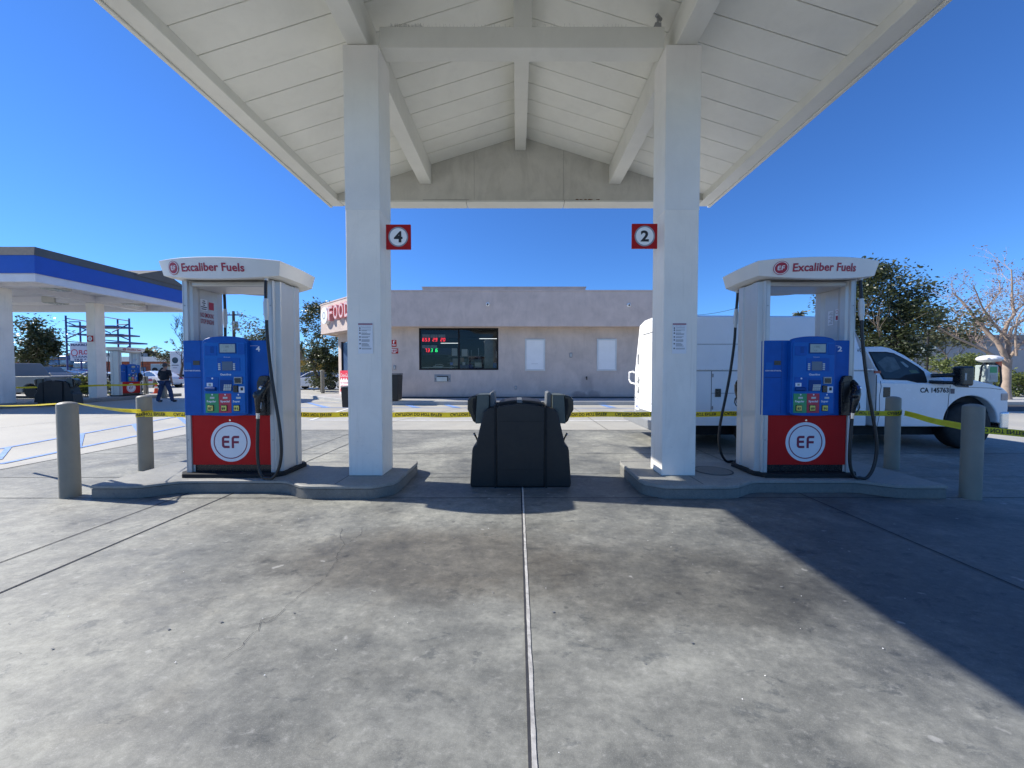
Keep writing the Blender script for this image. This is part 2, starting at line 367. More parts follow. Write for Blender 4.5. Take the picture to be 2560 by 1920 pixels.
M['truck_body'] = mat('utility_body_white', (0.86, 0.86, 0.85), 0.35, var=0.03, grime=0.05)
M['seam'] = mat('panel_seam', (0.06, 0.065, 0.07), 0.8, var=0)
M['tire'] = mat('tyre_rubber', (0.016, 0.016, 0.016), 0.75, var=0.2, bump=0.2)
M['under'] = mat('chassis_black', (0.01, 0.01, 0.01), 0.8, var=0.2)
M['steel_grey'] = mat('steel_grey', (0.32, 0.33, 0.34), 0.5, metal=0.5, var=0.1)
M['bark'] = mat('grey_brown_bark', (0.17, 0.135, 0.105), 0.9, var=0.3, scale=9, bump=0.4, bscale=30)
M['pale_bark'] = mat('pale_bark', (0.36, 0.28, 0.22), 0.85, var=0.25, scale=6, bump=0.3, bscale=25)
M['dark_bark'] = mat('dark_bark', (0.085, 0.065, 0.055), 0.9, var=0.3, scale=9)
def glass(name, tint, refl=1.0, trans=0.6):
    n = N(name); t = n.t; t.nodes.remove(n.b)
    tr = t.nodes.new('ShaderNodeBsdfTransparent'); tr.inputs[0].default_value = (*[c * trans for c in tint], 1)
    gl = t.nodes.new('ShaderNodeBsdfGlossy'); gl.inputs[0].default_value = (refl, refl, refl, 1); gl.inputs['Roughness'].default_value = 0.02
    fr = t.nodes.new('ShaderNodeFresnel'); fr.inputs[0].default_value = 1.55
    mx = t.nodes.new('ShaderNodeMixShader'); n.link(fr.outputs[0], mx.inputs[0]); n.link(tr.outputs[0], mx.inputs[1]); n.link(gl.outputs[0], mx.inputs[2])
    n.link(mx.outputs[0], t.nodes['Material Output'].inputs[0]); return n.m
M['window_glass'] = glass('window_glass', (0.9, 0.92, 0.92), 0.45, 0.9)
M['car_glass'] = glass('car_glass', (0.5, 0.6, 0.6), 0.9, 0.55)
def leafmat(name, a, b, rough=0.45, tr=0.25):
    n = N(name); p = n.pos()
    f = n.noise(p, 2.2, 5, 0.7); g = n.noise(p, 25, 2, 0.6)
    ff = n.math('ADD', n.math('MULTIPLY', f, 0.55), n.math('MULTIPLY', g, 0.45))
    n.out(n.ramp(ff, [(0.35, a), (0.65, b)]), rough)
    t = n.t; tl = t.nodes.new('ShaderNodeBsdfTranslucent'); tl.inputs[0].default_value = (*[x * 1.3 for x in b], 1)
    mx = t.nodes.new('ShaderNodeMixShader'); mx.inputs[0].default_value = tr
    n.link(n.b.outputs[0], mx.inputs[1]); n.link(tl.outputs[0], mx.inputs[2]); n.link(mx.outputs[0], t.nodes['Material Output'].inputs[0]); return n.m
M['leaf_dark'] = leafmat('dark_glossy_leaf', (0.022, 0.035, 0.014), (0.075, 0.09, 0.035), 0.4)
M['leaf_olive'] = leafmat('olive_leaf', (0.035, 0.045, 0.022), (0.10, 0.105, 0.05), 0.6)
M['leaf_bright'] = leafmat('bright_hedge_leaf', (0.06, 0.09, 0.02), (0.16, 0.19, 0.05), 0.5)
M['leaf_brown'] = leafmat('dry_seed_pod', (0.13, 0.085, 0.085), (0.24, 0.17, 0.17), 0.8)
# ------------------------------------------------------------------ ground
struct(MB().add([(-400, -60, -0.004), (400, -60, -0.004), (400, 900, -0.004), (-400, 900, -0.004)], [(0, 1, 2, 3)]).build('ground', M['lot']))
SX0, SX1, SY1 = -7.15, 9.6, 8.9
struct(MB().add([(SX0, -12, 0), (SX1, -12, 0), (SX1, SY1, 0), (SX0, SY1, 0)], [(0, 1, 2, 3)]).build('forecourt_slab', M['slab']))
def strip(mb, a, b, w, z):
    a, b = Vector((a[0], a[1], 0)), Vector((b[0], b[1], 0)); d = (b - a).normalized(); n = Vector((-d.y, d.x, 0)) * w / 2
    mb.add([(*(a - n).xy, z), (*(b - n).xy, z), (*(b + n).xy, z), (*(a + n).xy, z)], [(0, 1, 2, 3)])
j = MB()
for x, wd in ((-3.12, 0.014), (-3.62, 0.011), (3.18, 0.012)): strip(j, (x, -12), (x - 0.06, SY1), wd, 0.004)
strip(j, (0.043, -12), (0.043, SY1), 0.013, 0.004)
for y, x0 in ((4.07, SX0), (4.88, SX0), (6.3, SX0)): strip(j, (x0, y), (SX1, y + 0.02), 0.010, 0.004)
strip(j, (SX0, -12), (SX0, SY1), 0.03, 0.004); strip(j, (SX0, SY1), (SX1, SY1), 0.035, 0.004)
for x in (-12.5, -3.9, 2.1, 8.2): strip(j, (x, SY1 + 0.03), (x + 2.2 if x == -3.9 else x, 15.6), 0.014, 0.004)
for y in (12.3,): strip(j, (-18, y), (14, y), 0.012, 0.004)
struct(j.build('pavement_joint', M['joint'], recalc=False))
s = MB()
y = 0.0
vs = []; n = 150; rnd = random.Random(3)
for i in range(n + 1):
    yy = -1 + 10 * i / n; o = rnd.uniform(-0.0012, 0.0012); vs += [(0.050 + o, yy, 0.004), (0.050 + o * 0.5, yy, 0.008), (0.067 + rnd.uniform(-0.0015, 0.0015), yy, 0.004)]
s.add(vs, [q for i in range(n) for q in ((3 * i, 3 * i + 1, 3 * i + 4, 3 * i + 3), (3 * i + 1, 3 * i + 2, 3 * i + 5, 3 * i + 4))])
struct(s.build('joint_sealant', M['sealant'], recalc=False))
# crack
cr = MB(); pts = []
for (px, py) in ((857, 1322), (853, 1345), (861, 1362), (846, 1385), (843, 1405), (828, 1425), (812, 1445), (783, 1468), (762, 1482), (738, 1498), (716, 1520), (698, 1536), (668, 1546), (650, 1552), (643, 1578), (622, 1592), (600, 1620), (560, 1650)):
    g = gd(px, py); pts.append((g.x + rnd.uniform(-.008, .008), g.y))
def crk(pts, w0):
    for i in range(len(pts) - 1):
        a, b = Vector(pts[i]), Vector(pts[i + 1]); k = 4; prev = a
        for q in range(1, k + 1):
            p = a.lerp(b, q / k) + (Vector((rnd.uniform(-.007, .007), rnd.uniform(-.007, .007))) if q < k else Vector((0, 0)))
            strip(cr, prev, p, w0 * rnd.uniform(0.5, 1.4), 0.0045); prev = p
crk(pts, 0.0020)
crk([gd(*p)[:2] for p in ((700, 1536), (672, 1556), (640, 1560), (600, 1572))], 0.002)
crk([gd(*p)[:2] for p in ((905, 1322), (900, 1340), (880, 1352), (862, 1362))], 0.0018)
struct(cr.build('pavement_crack', M['joint'], recalc=False))
# litter flecks and gum spots on the slab
fl = MB()
for k in range(70):
    x, y = rnd.uniform(-4, 3.0), rnd.uniform(1.3, 6); a = rnd.uniform(0, 6); r = rnd.uniform(0.002, 0.0045)
    fl.add([(x + r * math.cos(a + t), y + r * math.sin(a + t * 1.0), 0.005 + 0.002 * (q % 2)) for q, t in enumerate((0, 1.3, 2.6, 4.2))], [(0, 1, 2, 3)])
o = fl.build('litter_flecks', M['bare_white'], recalc=False); o['kind'] = 'stuff'
gm = MB()
for k in range(46):
    x, y = rnd.uniform(-4, 3.6), rnd.uniform(1.3, 4.0); r = rnd.uniform(0.004, 0.010)
    gm.add([(x + r * rnd.uniform(.7, 1.1) * math.cos(t), y + r * rnd.uniform(.6, 1.0) * math.sin(t), 0.005) for t in [6.28 * q / 9 for q in range(9)]], [tuple(range(9))])
o = gm.build('gum_spots', mat('gum_dark', (0.17, 0.175, 0.175), 0.8, var=0.2), recalc=False); o['kind'] = 'stuff'
# painted markings
def gpoly(mb, pts, z=0.004): mb.add([(gd(*p).x, gd(*p).y, z) for p in pts], [tuple(range(len(pts)))])
def gline(mb, a, b, w, z=0.004): strip(mb, gd(*a), gd(*b), w, z)
bm_ = MB()
gline(bm_, (0, 1122), (461, 1038), 0.10); gline(bm_, (0, 1160), (461, 1065), 0.10)
gpoly(bm_, [(193, 1086), (212, 1085), (204, 1117), (186, 1120)], 0.0045); gpoly(bm_, [(14, 1119), (31, 1116), (6, 1148), (-14, 1152)], 0.0045)
gpoly(bm_, [(329, 1062), (340, 1060), (351, 1076), (344, 1084)], 0.0045); gpoly(bm_, [(440, 1042), (452, 1040), (478, 1060), (466, 1063)], 0.0045)
gline(bm_, (750, 1007), (1290, 1009), 0.09); gline(bm_, (750, 1019), (1700, 1021), 0.09)
for x in (765, 990, 1090, 1180, 1480): gpoly(bm_, [(x, 1007), (x + 12, 1007), (x + 62, 1019), (x + 42, 1019)], 0.0045)
struct(bm_.build('road_marking', M['blue_paint'], recalc=False))
wm = MB(); gline(wm, (775, 1051), (1640, 1052), 0.10); gline(wm, (775, 1051), (900, 1012), 0.10)
struct(wm.build('road_marking', M['white_paint'], recalc=False))
# sidewalk with kerb before the store
struct(MB().prism([(-6.2, 15.75), (-10.6, 19.6), (-10.6, 21), (8.0, 21), (8.0, 15.75)], 'z', -0.05, 0.15).build('sidewalk', M['walk'], bevel=0.02))

# ------------------------------------------------------------------ near fuel canopy
can = thing('fuel_canopy', 'large white gabled canopy on two square columns directly overhead', 'canopy', (0.05, 4.6, 0))
C0 = can.location
XE, ZE = 3.80, 4.70; SL = 0.308; ZR = 5.92; YN, YF = 1.5, 7.62
def zc(x): return ZR - SL * abs(x)
XI = 3.57
rr = random.Random(5)
for sgn in (-1, 1):
    d = MB(); y = YF
    k = 0
    while y > YN:
        y0 = y - 0.365; g = 0.003 + rr.random() * 0.003; dz = rr.uniform(-0.002, 0.002)
        d.add([(sgn * 0.0, y0 + g, zc(0) + dz), (sgn * XI, y0 + g, zc(XI) + dz), (sgn * XI, y - g, zc(XI) + dz), (0, y - g, zc(0) + dz),
               (0, y0 + g, zc(0) + .03), (sgn * XI, y0 + g, zc(XI) + .03), (sgn * XI, y - g, zc(XI) + .03), (0, y - g, zc(0) + .03)],
              [(0, 1, 2, 3), (4, 5, 6, 7), (0, 1, 5, 4), (1, 2, 6, 5), (2, 3, 7, 6), (3, 0, 4, 7)])
        y = y0
    d.xf(Matrix.Translation((C0.x, 0, 0))).build('roof_deck', M['deck'], can, w=True, bevel=0.003, seg=1)
bk = MB()
for sgn in (-1, 1):
    bk.prism([(0, ZR + .035), (sgn * (XE + .1), zc(XE + .1) + .035), (sgn * (XE + .1), zc(XE + .1) + 0.16), (0, ZR + 0.16)], 'y', YN - 0.2, YF + 0.28)
bk.xf(Matrix.Translation((C0.x, 0, 0))).build('roof_covering', M['gap'], can, w=True)
# eave fascias: inner beam + lower outer board
for sgn in (-1, 1):
    f = MB().box(min(sgn * XI, sgn * XE), max(sgn * XI, sgn * XE), YN - .02, YF + 0.27, ZE, zc(XI) + 0.012)
    f.box(min(sgn * (XE + .004), sgn * (XE + .05)), max(sgn * (XE + .004), sgn * (XE + .05)), YN - .03, YF + 0.29, ZE - 0.02, zc(XE) + 0.20)
    f.xf(Matrix.Translation((C0.x, 0, 0))).build('eave_fascia', M['canopy'], can, w=True, bevel=0.006)
def gable(y0, y1, name):
    p = [(-XI - .003, ZE + .003), (XI + .003, ZE + .003), (XI + .003, zc(XI) + .02), (0, ZR + .02), (-XI - .003, zc(XI) + .02)]
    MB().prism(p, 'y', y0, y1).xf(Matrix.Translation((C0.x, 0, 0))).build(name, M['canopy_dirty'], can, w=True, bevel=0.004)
gable(YF, YF + 0.25, 'gable_wall'); gable(YN - 0.2, YN, 'gable_wall')
tr = MB()
for x0, x1 in ((-3.5, -1.06), (-1.05, 0.86), (0.87, 3.5)):
    tr.box(x0, x1, YF - 0.012, YF + 0.28, ZE - 0.035, ZE - 0.001)
tr.xf(Matrix.Translation((C0.x, 0, 0))).build('gable_trim', M['canopy'], can, w=True, bevel=0.003)
sm_ = MB()
for x in (-0.90, 0.84): sm_.box(x, x + 0.006, YF - 0.003, YF - 0.0005, ZE + .01, zc(x) - .01)
sm_.box(-1.9, -1.0, YF - 0.016, YF - 0.001, ZE - 0.0005, ZE + .012)
sm_.box(0.2, 1.4, YF - 0.014, YF - 0.001, ZE - 0.0005, ZE + .006)
sm_.xf(Matrix.Translation((C0.x, 0, 0))).build('wall_seam', mat('soft_seam', (0.30, 0.295, 0.27), 0.8, var=0), can, w=True)
rs = MB()
for k in range(14):
    x = rr.gauss(1.3, 0.10); r = rr.uniform(.006, .022)
    rs.add([(x + r * math.cos(t) * 1.5, YF - 0.017 - 0.0005 * k / 14, ZE + 0.012 + r * 0.5 * math.sin(t)) for t in [6.28 * q / 8 for q in range(8)]], [tuple(range(8))])
rs.xf(Matrix.Translation((C0.x, 0, 0))).build('rust_stain', M['rust'], can, w=True, recalc=False)
# columns
CW = 0.195; CYF, CYB = 4.41, 4.78; ZB = 5.01
for sgn, cx in ((-1, -1.755), (1, 1.86)):
    b = MB().box(cx - CW, cx + CW, CYF, CYB, 0.152, ZB - .003)
    b.build('column', M['column'], can, w=True, bevel=0.008)
    # subtle paint-roller joint: upper cladding band a hair proud
    MB().box(cx - CW - .003, cx + CW + .003, CYF - .003, CYB + .003, 3.18, ZB - .006).build('column_upper_cladding', mat('column_upper_paint', (0.75, 0.74, 0.70), 0.6, var=0.06, scale=1.6, grime=0.1, bump=0.25, bscale=45), can, w=True, bevel=0.006)
# cross beam between the columns, king post, ridge beam, side beams
MB().box(-1.56, 1.66, 4.46, 4.66, ZB + .003, ZB + 0.235).build('cross_beam', M['canopy'], can, w=True, bevel=0.006)
MB().box(-0.045, 0.165, 4.47, 4.65, ZB + 0.238, ZR - 0.268).build('king_post', M['canopy'], can, w=True, bevel=0.006)
MB().box(-0.05, 0.16, YN + .005, YF - .005, ZR - 0.265, ZR + .01).build('ridge_beam', M['canopy'], can, w=True, bevel=0.006)
for cx in (-1.79, 1.89):
    MB().box(cx - 0.115, cx + 0.115, YN + .005, YF - .005, ZB + .002, zc(cx) + .012).build('side_beam', M['canopy'], can, w=True, bevel=0.006)
# bird spikes on the cross beam
for sgn in (-1,):
    sp = MB()
    for k in range(150):
        x = -1.45 + 0.62 * (k / 150) + (0 if k < 90 else (k - 90) * 0.035); h = rr.uniform(0.03, 0.065)
        if x > 1.3: continue
        if -0.09 < x < 0.21: continue
        sp.cyl((x, 4.50, ZB + .235), (x + rr.uniform(-.02, .02), 4.49, ZB + .235 + h), 0.0018, 0.001, 4, False)
    sp.build('bird_spikes', M['steel_grey'], can, w=True, recalc=False)
MB().box(1.56, 1.63, 4.48, 4.55, ZB + .24, ZB + .30).cyl((1.595, 4.5, ZB + .30), (1.595, 4.5, ZB + .37), 0.012).cyl((1.57, 4.47, ZB + .37), (1.64, 4.53, ZB + .37), 0.02).build('junction_box', M['steel_grey'], can, w=True)
# side light boxes just seen past the columns
def soffit_light(x, y, which):
    t = thing('canopy_light', 'boxy grey light hanging under the canopy roof, just past the %s column' % which, 'light fixture', (x, y, zc(x) - 0.0), group='lights under the gabled canopy')
    MB().box(-0.14, 0.14, -0.2, 0.2, -0.30, -0.02).build('housing', M['canopy_dirty'], t, bevel=0.01)
    MB().box(-0.12, 0.12, -0.18, 0.18, -0.312, -0.302).build('lens', M['lcd'], t)
soffit_light(-2.18, 5.95, 'left'); soffit_light(2.30, 5.95, 'right')

# ------------------------------------------------------------------ pump islands
def island(xs, sgn, label):
    """outline in local coords, long axis X; sgn=+1: column end on the left"""
    def mk(e, c):
        out = []
        pts = [(-0.0, -0.62 + c), (0.0 + c, -0.62)]
        return pts
    L = 3.2
    def outline(o, oy):
        p = [(0 - 0, -0.40 + oy), (0.03, -0.50 + oy), (0.20 - o, -0.63 + oy), (0.86, -0.63 + oy), (0.98, -0.61 + oy), (1.22, -0.445 + oy), (1.33, -0.42 + oy), (2.30, -0.42 + oy), (2.43, -0.435 + oy), (2.68, -0.60 + oy), (2.80, -0.62 + oy), (L, -0.62 + oy)]
        q = [(a, -b) for a, b in p][::-1]
        r = p + q
        r = [(min(max(a, o), L - o), b) for a, b in r]
        return [(sgn * a, b) for a, b in r]
    t = thing('pump_island', label, 'kerb island', (xs, 4.67, 0), group='raised pump islands')
    P0 = [(x, y, 0.004) for x, y in outline(0, 0)]; P1 = [(x, y, 0.105) for x, y in outline(0, 0)]
    P2 = [(x, y, 0.108) for x, y in outline(0.008, 0.008)]; P2b = [(x, y, 0.112) for x, y in outline(0.008, 0.008)]
    P3 = [(x, y, 0.116) for x, y in outline(-0.012, -0.012)]; P4 = [(x, y, 0.138) for x, y in outline(-0.012, -0.012)]
    P5 = [(x, y, 0.150) for x, y in outline(0.006, 0.006)]; P6 = [(x, y, 0.152) for x, y in outline(0.03, 0.03)]
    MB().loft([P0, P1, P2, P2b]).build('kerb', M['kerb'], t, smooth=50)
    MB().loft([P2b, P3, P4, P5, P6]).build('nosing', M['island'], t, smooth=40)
    jj = MB()
    for x in (1.0, 2.02): jj.box(sgn * x - .003, sgn * x + .003, -0.415, -0.38, 0.02, 0.1515) if False else None
    for x in (0.62,): jj.box(min(sgn * x, sgn * (x + .006)), max(sgn * x, sgn * (x + .006)), -0.60, 0.60, 0.1525, 0.1535)
    jj.build('joint', M['joint'], t)
    return t
island(-1.33, -1, 'raised concrete kerb island under the pump numbered 4')
island(1.36, 1, 'raised concrete kerb island under the pump numbered 2')
mh = thing('manhole_cover', 'round dark access cover set in the right pump island', 'manhole cover', (2.37, 4.63, 0.152))
MB().cyl((0, 0, 0), (0, 0, 0.006), 0.20, n=32).build('lid', M['kerb'], mh, bevel=0.002)
MB().disc((0, 0, 0.003), 0.225, axis='z', r_in=0.203).build('rim', M['seam'], mh)

# ------------------------------------------------------------------ bollards
def bollard(x, y, h, r, label, name='bollard', group='taupe bollards by the pumps', m=None):
    t = thing(name, label, 'bollard', (x, y, 0), group=group)
    prof = [(r, 0), (r, h - 0.035), (r * 0.985, h - 0.025), (r * 0.985, h - 0.022), (r * 1.0, h - 0.018), (r * 0.93, h - 0.010), (r * 0.7, h + 0.002), (r * 0.35, h + 0.010), (0.001, h + 0.012)]
    n = 28
    MB().loft([[(a * math.cos(6.28318 * k / n), a * math.sin(6.28318 * k / n), b) for k in range(n)] for a, b in prof]).build('sleeve', m or M['bollard'], t, smooth=60)
    return t
bollard(-4.85, 4.13, 1.02, 0.083, 'taupe bollard at far left with tape tied to its top, beside the left island tip')
bollard(-5.14, 5.28, 1.02, 0.083, 'taupe bollard behind the left island with yellow tape wrapped across it')
bollard(5.25, 5.36, 1.00, 0.083, 'taupe bollard in front of the white truck door with tape wrapped round it')
bollard(4.85, 4.08, 1.00, 0.083, 'taupe bollard at far right before the truck front wheel')

# ------------------------------------------------------------------ caution tape
n_ = N('caution_tape_film'); 
n_.out((0.86, 0.70, 0.03), 0.35)
_t = n_.t; _tl = _t.nodes.new('ShaderNodeBsdfTranslucent'); _tl.inputs[0].default_value = (0.9, 0.72, 0.05, 1)
_mx = _t.nodes.new('ShaderNodeMixShader'); _mx.inputs[0].default_value = 0.45
n_.link(n_.b.outputs[0], _mx.inputs[1]); n_.link(_tl.outputs[0], _mx.inputs[2]); n_.link(_mx.outputs[0], _t.nodes['Material Output'].inputs[0])
M['tape'] = n_.m
def tape(a, b, label, sag=0.03, width=0.070, tilt=lambda s: 0.0, start=None, text=True, up=True, group='strips of yellow caution tape'):
    a, b = Vector(a), Vector(b); L = (b - a).length; d = (b - a) / L
    nrm = Vector((d.y, -d.x, 0)).normalized()
    if nrm.y > 0: nrm = -nrm
    def P(s, o, lift=0.0):
        u = s / L; th = tilt(u); c = a + d * s; c.z -= sag * 4 * u * (1 - u)
        wv = 0.004 * math.sin(s * 7.3)
        ax = Vector((0, 0, 1)) * math.cos(th) + nrm * math.sin(th); an = nrm * math.cos(th) - Vector((0, 0, 1)) * math.sin(th)
        return c + ax * (o + wv) + an * lift
    n = max(12, int(L / 0.08)); vs = []
    for i in range(n + 1):
        s = L * i / n; vs += [P(s, -width / 2), P(s, 0, 0.002 * math.sin(s * 11)), P(s, width / 2)]
    t = thing('caution_tape', label, 'caution tape', a, group=group)
    MB().add(vs, [q for i in range(n) for q in ((3 * i, 3 * i + 3, 3 * i + 4, 3 * i + 1), (3 * i + 1, 3 * i + 4, 3 * i + 5, 3 * i + 2))]).build('film', M['tape'], t, w=True, recalc=False, smooth=80)
    if text:
        tm = MB(); fwd = d.x > 0
        vs0, fs0 = text_data('CAUTION DO NOT ENTER', 0.058, offset=0.0016)
        x1 = max(v.x for v in vs0); q = 0.645 / x1
        s = start if start is not None else 0.1
        while s < L:
            vv = []; keep = []
            for v in vs0:
                ss = s + v.x * q; ss = min(max(ss, 0.0), L)
                vv.append(P(ss, -(v.y - 0.022), 0.0035))
            if s + 0.0 >= -0.7: tm.add(vv, [f for f in fs0 if 0.0 < s + vs0[f[0]].x * q < L])
            s += 0.75
        tm.build('lettering', M['ink'], t, w=True, recalc=False)
    return t
ZT = 0.765
tape((-5.06, 5.20, ZT + 0.01), (5.17, 5.27, ZT + 0.02), 'long level strip of yellow caution tape stretched behind the pumps', 0.012, start=-1.72 + 5.06 - 0.75 * 5 + 0.05)
tape((5.33, 5.28, ZT + 0.02), (4.88, 4.17, ZT - 0.02), 'short slanting strip of caution tape between the two right bollards', 0.008, start=0.02, tilt=lambda s: 0.1)
tape((4.93, 4.05, ZT - 0.03), (6.6, 3.6, ZT - 0.11), 'caution tape running off from the outer right bollard before the truck bumper', 0.02, start=-0.30)
tape((-4.83, 4.21, 1.005), (-5.10, 5.20, ZT + 0.05), 'twisted strip of caution tape from the left bollard top back to the inner left bollard', 0.015, width=0.06, tilt=lambda s: 1.1 - 0.7 * s, start=0.2)
tape((-4.93, 4.12, 1.01), (-7.6, 5.3, 0.90), 'thin twisted caution tape running off from the left bollard to the left edge', 0.02, width=0.045, tilt=lambda s: 1.25, text=False)
def wrap(x, y, z, r, label):
    t = thing('caution_tape', label, 'caution tape', (x, y, z), group='strips of yellow caution tape')
    n = 20; vs = []
    for i in range(n + 1):
        a = 6.28318 * i / n; dz = 0.012 * math.cos(a)
        vs += [(r * math.cos(a), r * math.sin(a), -0.036 + dz), (r * 1.01 * math.cos(a), r * 1.01 * math.sin(a), 0.036 + dz)]
    MB().add(vs, [(2 * i, 2 * i + 2, 2 * i + 3, 2 * i + 1) for i in range(n)]).build('film', M['tape'], t, smooth=80, recalc=False)
    def fn(a, b, c):
        th = -2.35 + a / r; return Vector(((r + .003) * math.cos(th), (r + .003) * math.sin(th), -(b - 0.022) + 0.012 * math.cos(th)))
    text_mb('ENTER', 0.062, fn, width=0.16, offset=0.0016).build('lettering', M['ink'], t, recalc=False)
wrap(-5.14, 5.28, ZT + .01, 0.0875, 'loop of caution tape wrapped round the inner left bollard')
wrap(5.25, 5.36, ZT + .02, 0.0875, 'loop of caution tape wrapped round the inner right bollard')
tape(at(-30, 970, 15.9), at(262, 963, 15.9), 'thin far strip of caution tape across the front of the blue canopy', 0.02, width=0.10, tilt=lambda s: 0.8, text=False)
tape(at(262, 963, 16.0), at(395, 959, 17.6), 'thin far caution tape crossing the far pump towards the walking person', 0.02, width=0.10, tilt=lambda s: 0.8, text=False)
# ------------------------------------------------------------------ fuel dispensers
PX = lambda x: ((380 + x / 2.593) - 576.5) * .004579
PZ = lambda y: (930 - (620 + y / 2.593)) * .004579 + 1.2
XC = lambda x: (x - 469) * .0018
BX = lambda x: PX(x) + .066
NX = lambda x: PX(x) + .15
HX = lambda x: .49 + (x - 750) * (.0016 if x > 750 else .0009)
def make_pump(label, number):
    t = thing('fuel_pump', label, 'fuel pump', (0, 0, 0), group='tall white, blue and red fuel pumps')
    # base plate, tapered octagon
    def octa(hx, hy, cx_): return [(-hx + cx_, -hy), (hx - cx_, -hy), (hx, -hy + cx_ * 1.2), (hx, hy - cx_ * 1.2), (hx - cx_, hy), (-hx + cx_, hy), (-hx, hy - cx_ * 1.2), (-hx, -hy + cx_ * 1.2)]
    MB().prism(octa(0.60, 0.40, 0.09), 'z', 0.0, 0.045).build('base_plate', M['under'], t, bevel=0.006)
    MB().box(-0.455, 0.455, -0.29, 0.29, 0.045, 0.13).build('kick_plate', M['black_plastic'], t, bevel=0.004)
    # end towers: convex silver shells
    for s in (-1, 1):
        hp = [(0.455, -0.33), (0.512, -0.33), (0.516, -0.322), (0.517, -0.300), (0.503, -0.292), (0.508, -0.283), (0.556, -0.262), (0.560, -0.252), (0.560, -0.13), (0.545, -0.118), (0.545, -0.08)]
        ip = [(0.448, -0.08), (0.448, -0.13), (0.432, -0.20), (0.434, -0.28), (0.455, -0.30)]
        pl = hp + [(a, -b) for a, b in hp[::-1]] + [(a, -b) for a, b in ip[::-1]] + ip
        p = [(s * a, b) for a, b in pl]
        tw = MB().prism(p, 'z', 0.045, 2.235).build('side_tower', M['silver'], t, bevel=0.0025)
        g = MB()
        for yy in (-1, 1):
            g.box(min(s * .4985, s * .5005), max(s * .4985, s * .5005), yy * .3315 - .0008, yy * .3315 + .0008, 0.05, 2.23)
            for zz in (0.42, 1.95): g.cyl((s * 0.485, yy * 0.331, zz), (s * 0.485, yy * 0.334, zz), 0.007, n=10)
        g.build('screw_line', M['steel_grey'], tw)
    for sy in (-1, 1):
        Rm = Matrix.Rotation(0 if sy < 0 else math.pi, 4, 'Z')
        def B(mb, name, m, par=t, **k): return mb.xf(Rm).build(name, m, par, **k)
        # red lower door with emblem
        d = B(MB().box(-0.452, 0.452, -0.315, -0.28, 0.131, 0.700), 'lower_door', M['red_panel'], bevel=0.003)
        e = MB(); ex, ez = PX(503), PZ(1260)
        e.disc((ex, -0.3165, ez), 0.228, n=64); B(e, 'emblem', M['white_decal'], d, recalc=False)
        e = MB(); e.disc((ex, -0.3180, ez), 0.194, n=64, r_in=0.183)
        ef_letters(e, 0.142, lambda a, b: Vector((ex + a * 1.0, -0.3180, ez + b))); B(e, 'lettering', M['maroon'], d, recalc=False)
        B(MB().cyl((ex, -0.315, PZ(1118)), (ex, -0.321, PZ(1118)), 0.011), 'door_lock', M['chrome'], d)
        # blue upper cabinet
        cab = MB().box(PX(218), PX(766), -0.335, -0.02, 0.702, PZ(602)); cab = B(cab, 'upper_cabinet', M['plastic_blue'], bevel=0.008)
        g = MB()
        for xx in (PX(330), PX(606)): g.box(xx - .0015, xx + .0015, -0.3362, -0.3345, 0.72, PZ(606))
        g.box(PX(222), PX(328), -0.3362, -0.3345, PZ(842), PZ(838)); B(g, 'panel_gap', M['plastic_blue_dark'], cab)
        # raised console with rounded top
        x0, x1 = XC(330), XC(608); xc = (x0 + x1) / 2; hw = (x1 - x0) / 2
        top = [(xc + hw * c, PZ(612) + (PZ(578) - PZ(612)) * math.sqrt(max(0, 1 - abs(c) ** 2.3))) for c in [1 - 2 * i / 20 for i in range(21)]]
        bot = [(xc + hw * c, PZ(1072) + (PZ(1086) - PZ(1072)) * math.sqrt(max(0, 1 - abs(c) ** 2.3))) for c in [-1 + 2 * i / 12 for i in range(13)]]
        con = B(MB().prism(top + bot, 'y', -0.392, -0.33), 'console', M['plastic_blue'], bevel=0.010, seg=3)
        # inset face, recess look: lighter face sheet with real stepped relief
        B(MB().prism([(x0 + .018, PZ(1066)), (x1 - .018, PZ(1066)), (x1 - .018, PZ(625)), (x1 - .03, PZ(617)), (x0 + .03, PZ(617)), (x0 + .018, PZ(625))], 'y', -0.397, -0.391), 'face_panel', M['plastic_blue_light'], con, bevel=0.003)
        Yf = -0.3975
        def q(xa, ya, xb, yb, yy=0.0, th=0.004): return MB().box(XC(xa), XC(xb), Yf - yy - th, Yf - yy + .001, PZ(yb), PZ(ya))
        B(q(436, 622, 545, 688), 'screen_bezel', M['plastic_blue_dark'], con, bevel=0.002)
        scr = B(q(444, 629, 539, 681, .004, .002), 'display', M['lcd'], con)
        seg = MB()
        for (yy, txt) in ((651, '1380'), (674, '9.91')):
            text_mb(txt, 0.034 if yy == 651 else 0.022, lambda a, b, c: Vector((XC(466) + a, Yf - .0066, PZ(yy) + b)), seg)
        B(seg, 'digits', mat('lcd_digit', (0.16, 0.2, 0.19), 0.5, var=0), scr, recalc=False)
        for k, (xa, ya, xb, yb) in enumerate(((350, 640, 424, 700), (556, 628, 598, 694), (425, 716, 566, 800), (352, 838, 430, 928), (440, 840, 516, 926))):
            B(q(xa, ya, xb, yb, 0, .003), 'control_panel', M['plastic_blue'], con, bevel=0.0015)
        sp = MB()
        for k in range(6): sp.box(XC(384), XC(406), Yf - .0045, Yf - .003, PZ(648 + k * 7), PZ(645 + k * 7))
        B(sp, 'speaker_grille', M['plastic_blue_dark'], con)
        B(q(455, 738, 521, 795, .003, .003), 'menu_screen', M['screen'], con, bevel=0.001)
        kb = MB()
        for k in range(4):
            for xa in (432, 524): kb.box(XC(xa), XC(xa + 13), Yf - .0065, Yf - .002, PZ(758 + k * 11.5), PZ(750 + k * 11.5))
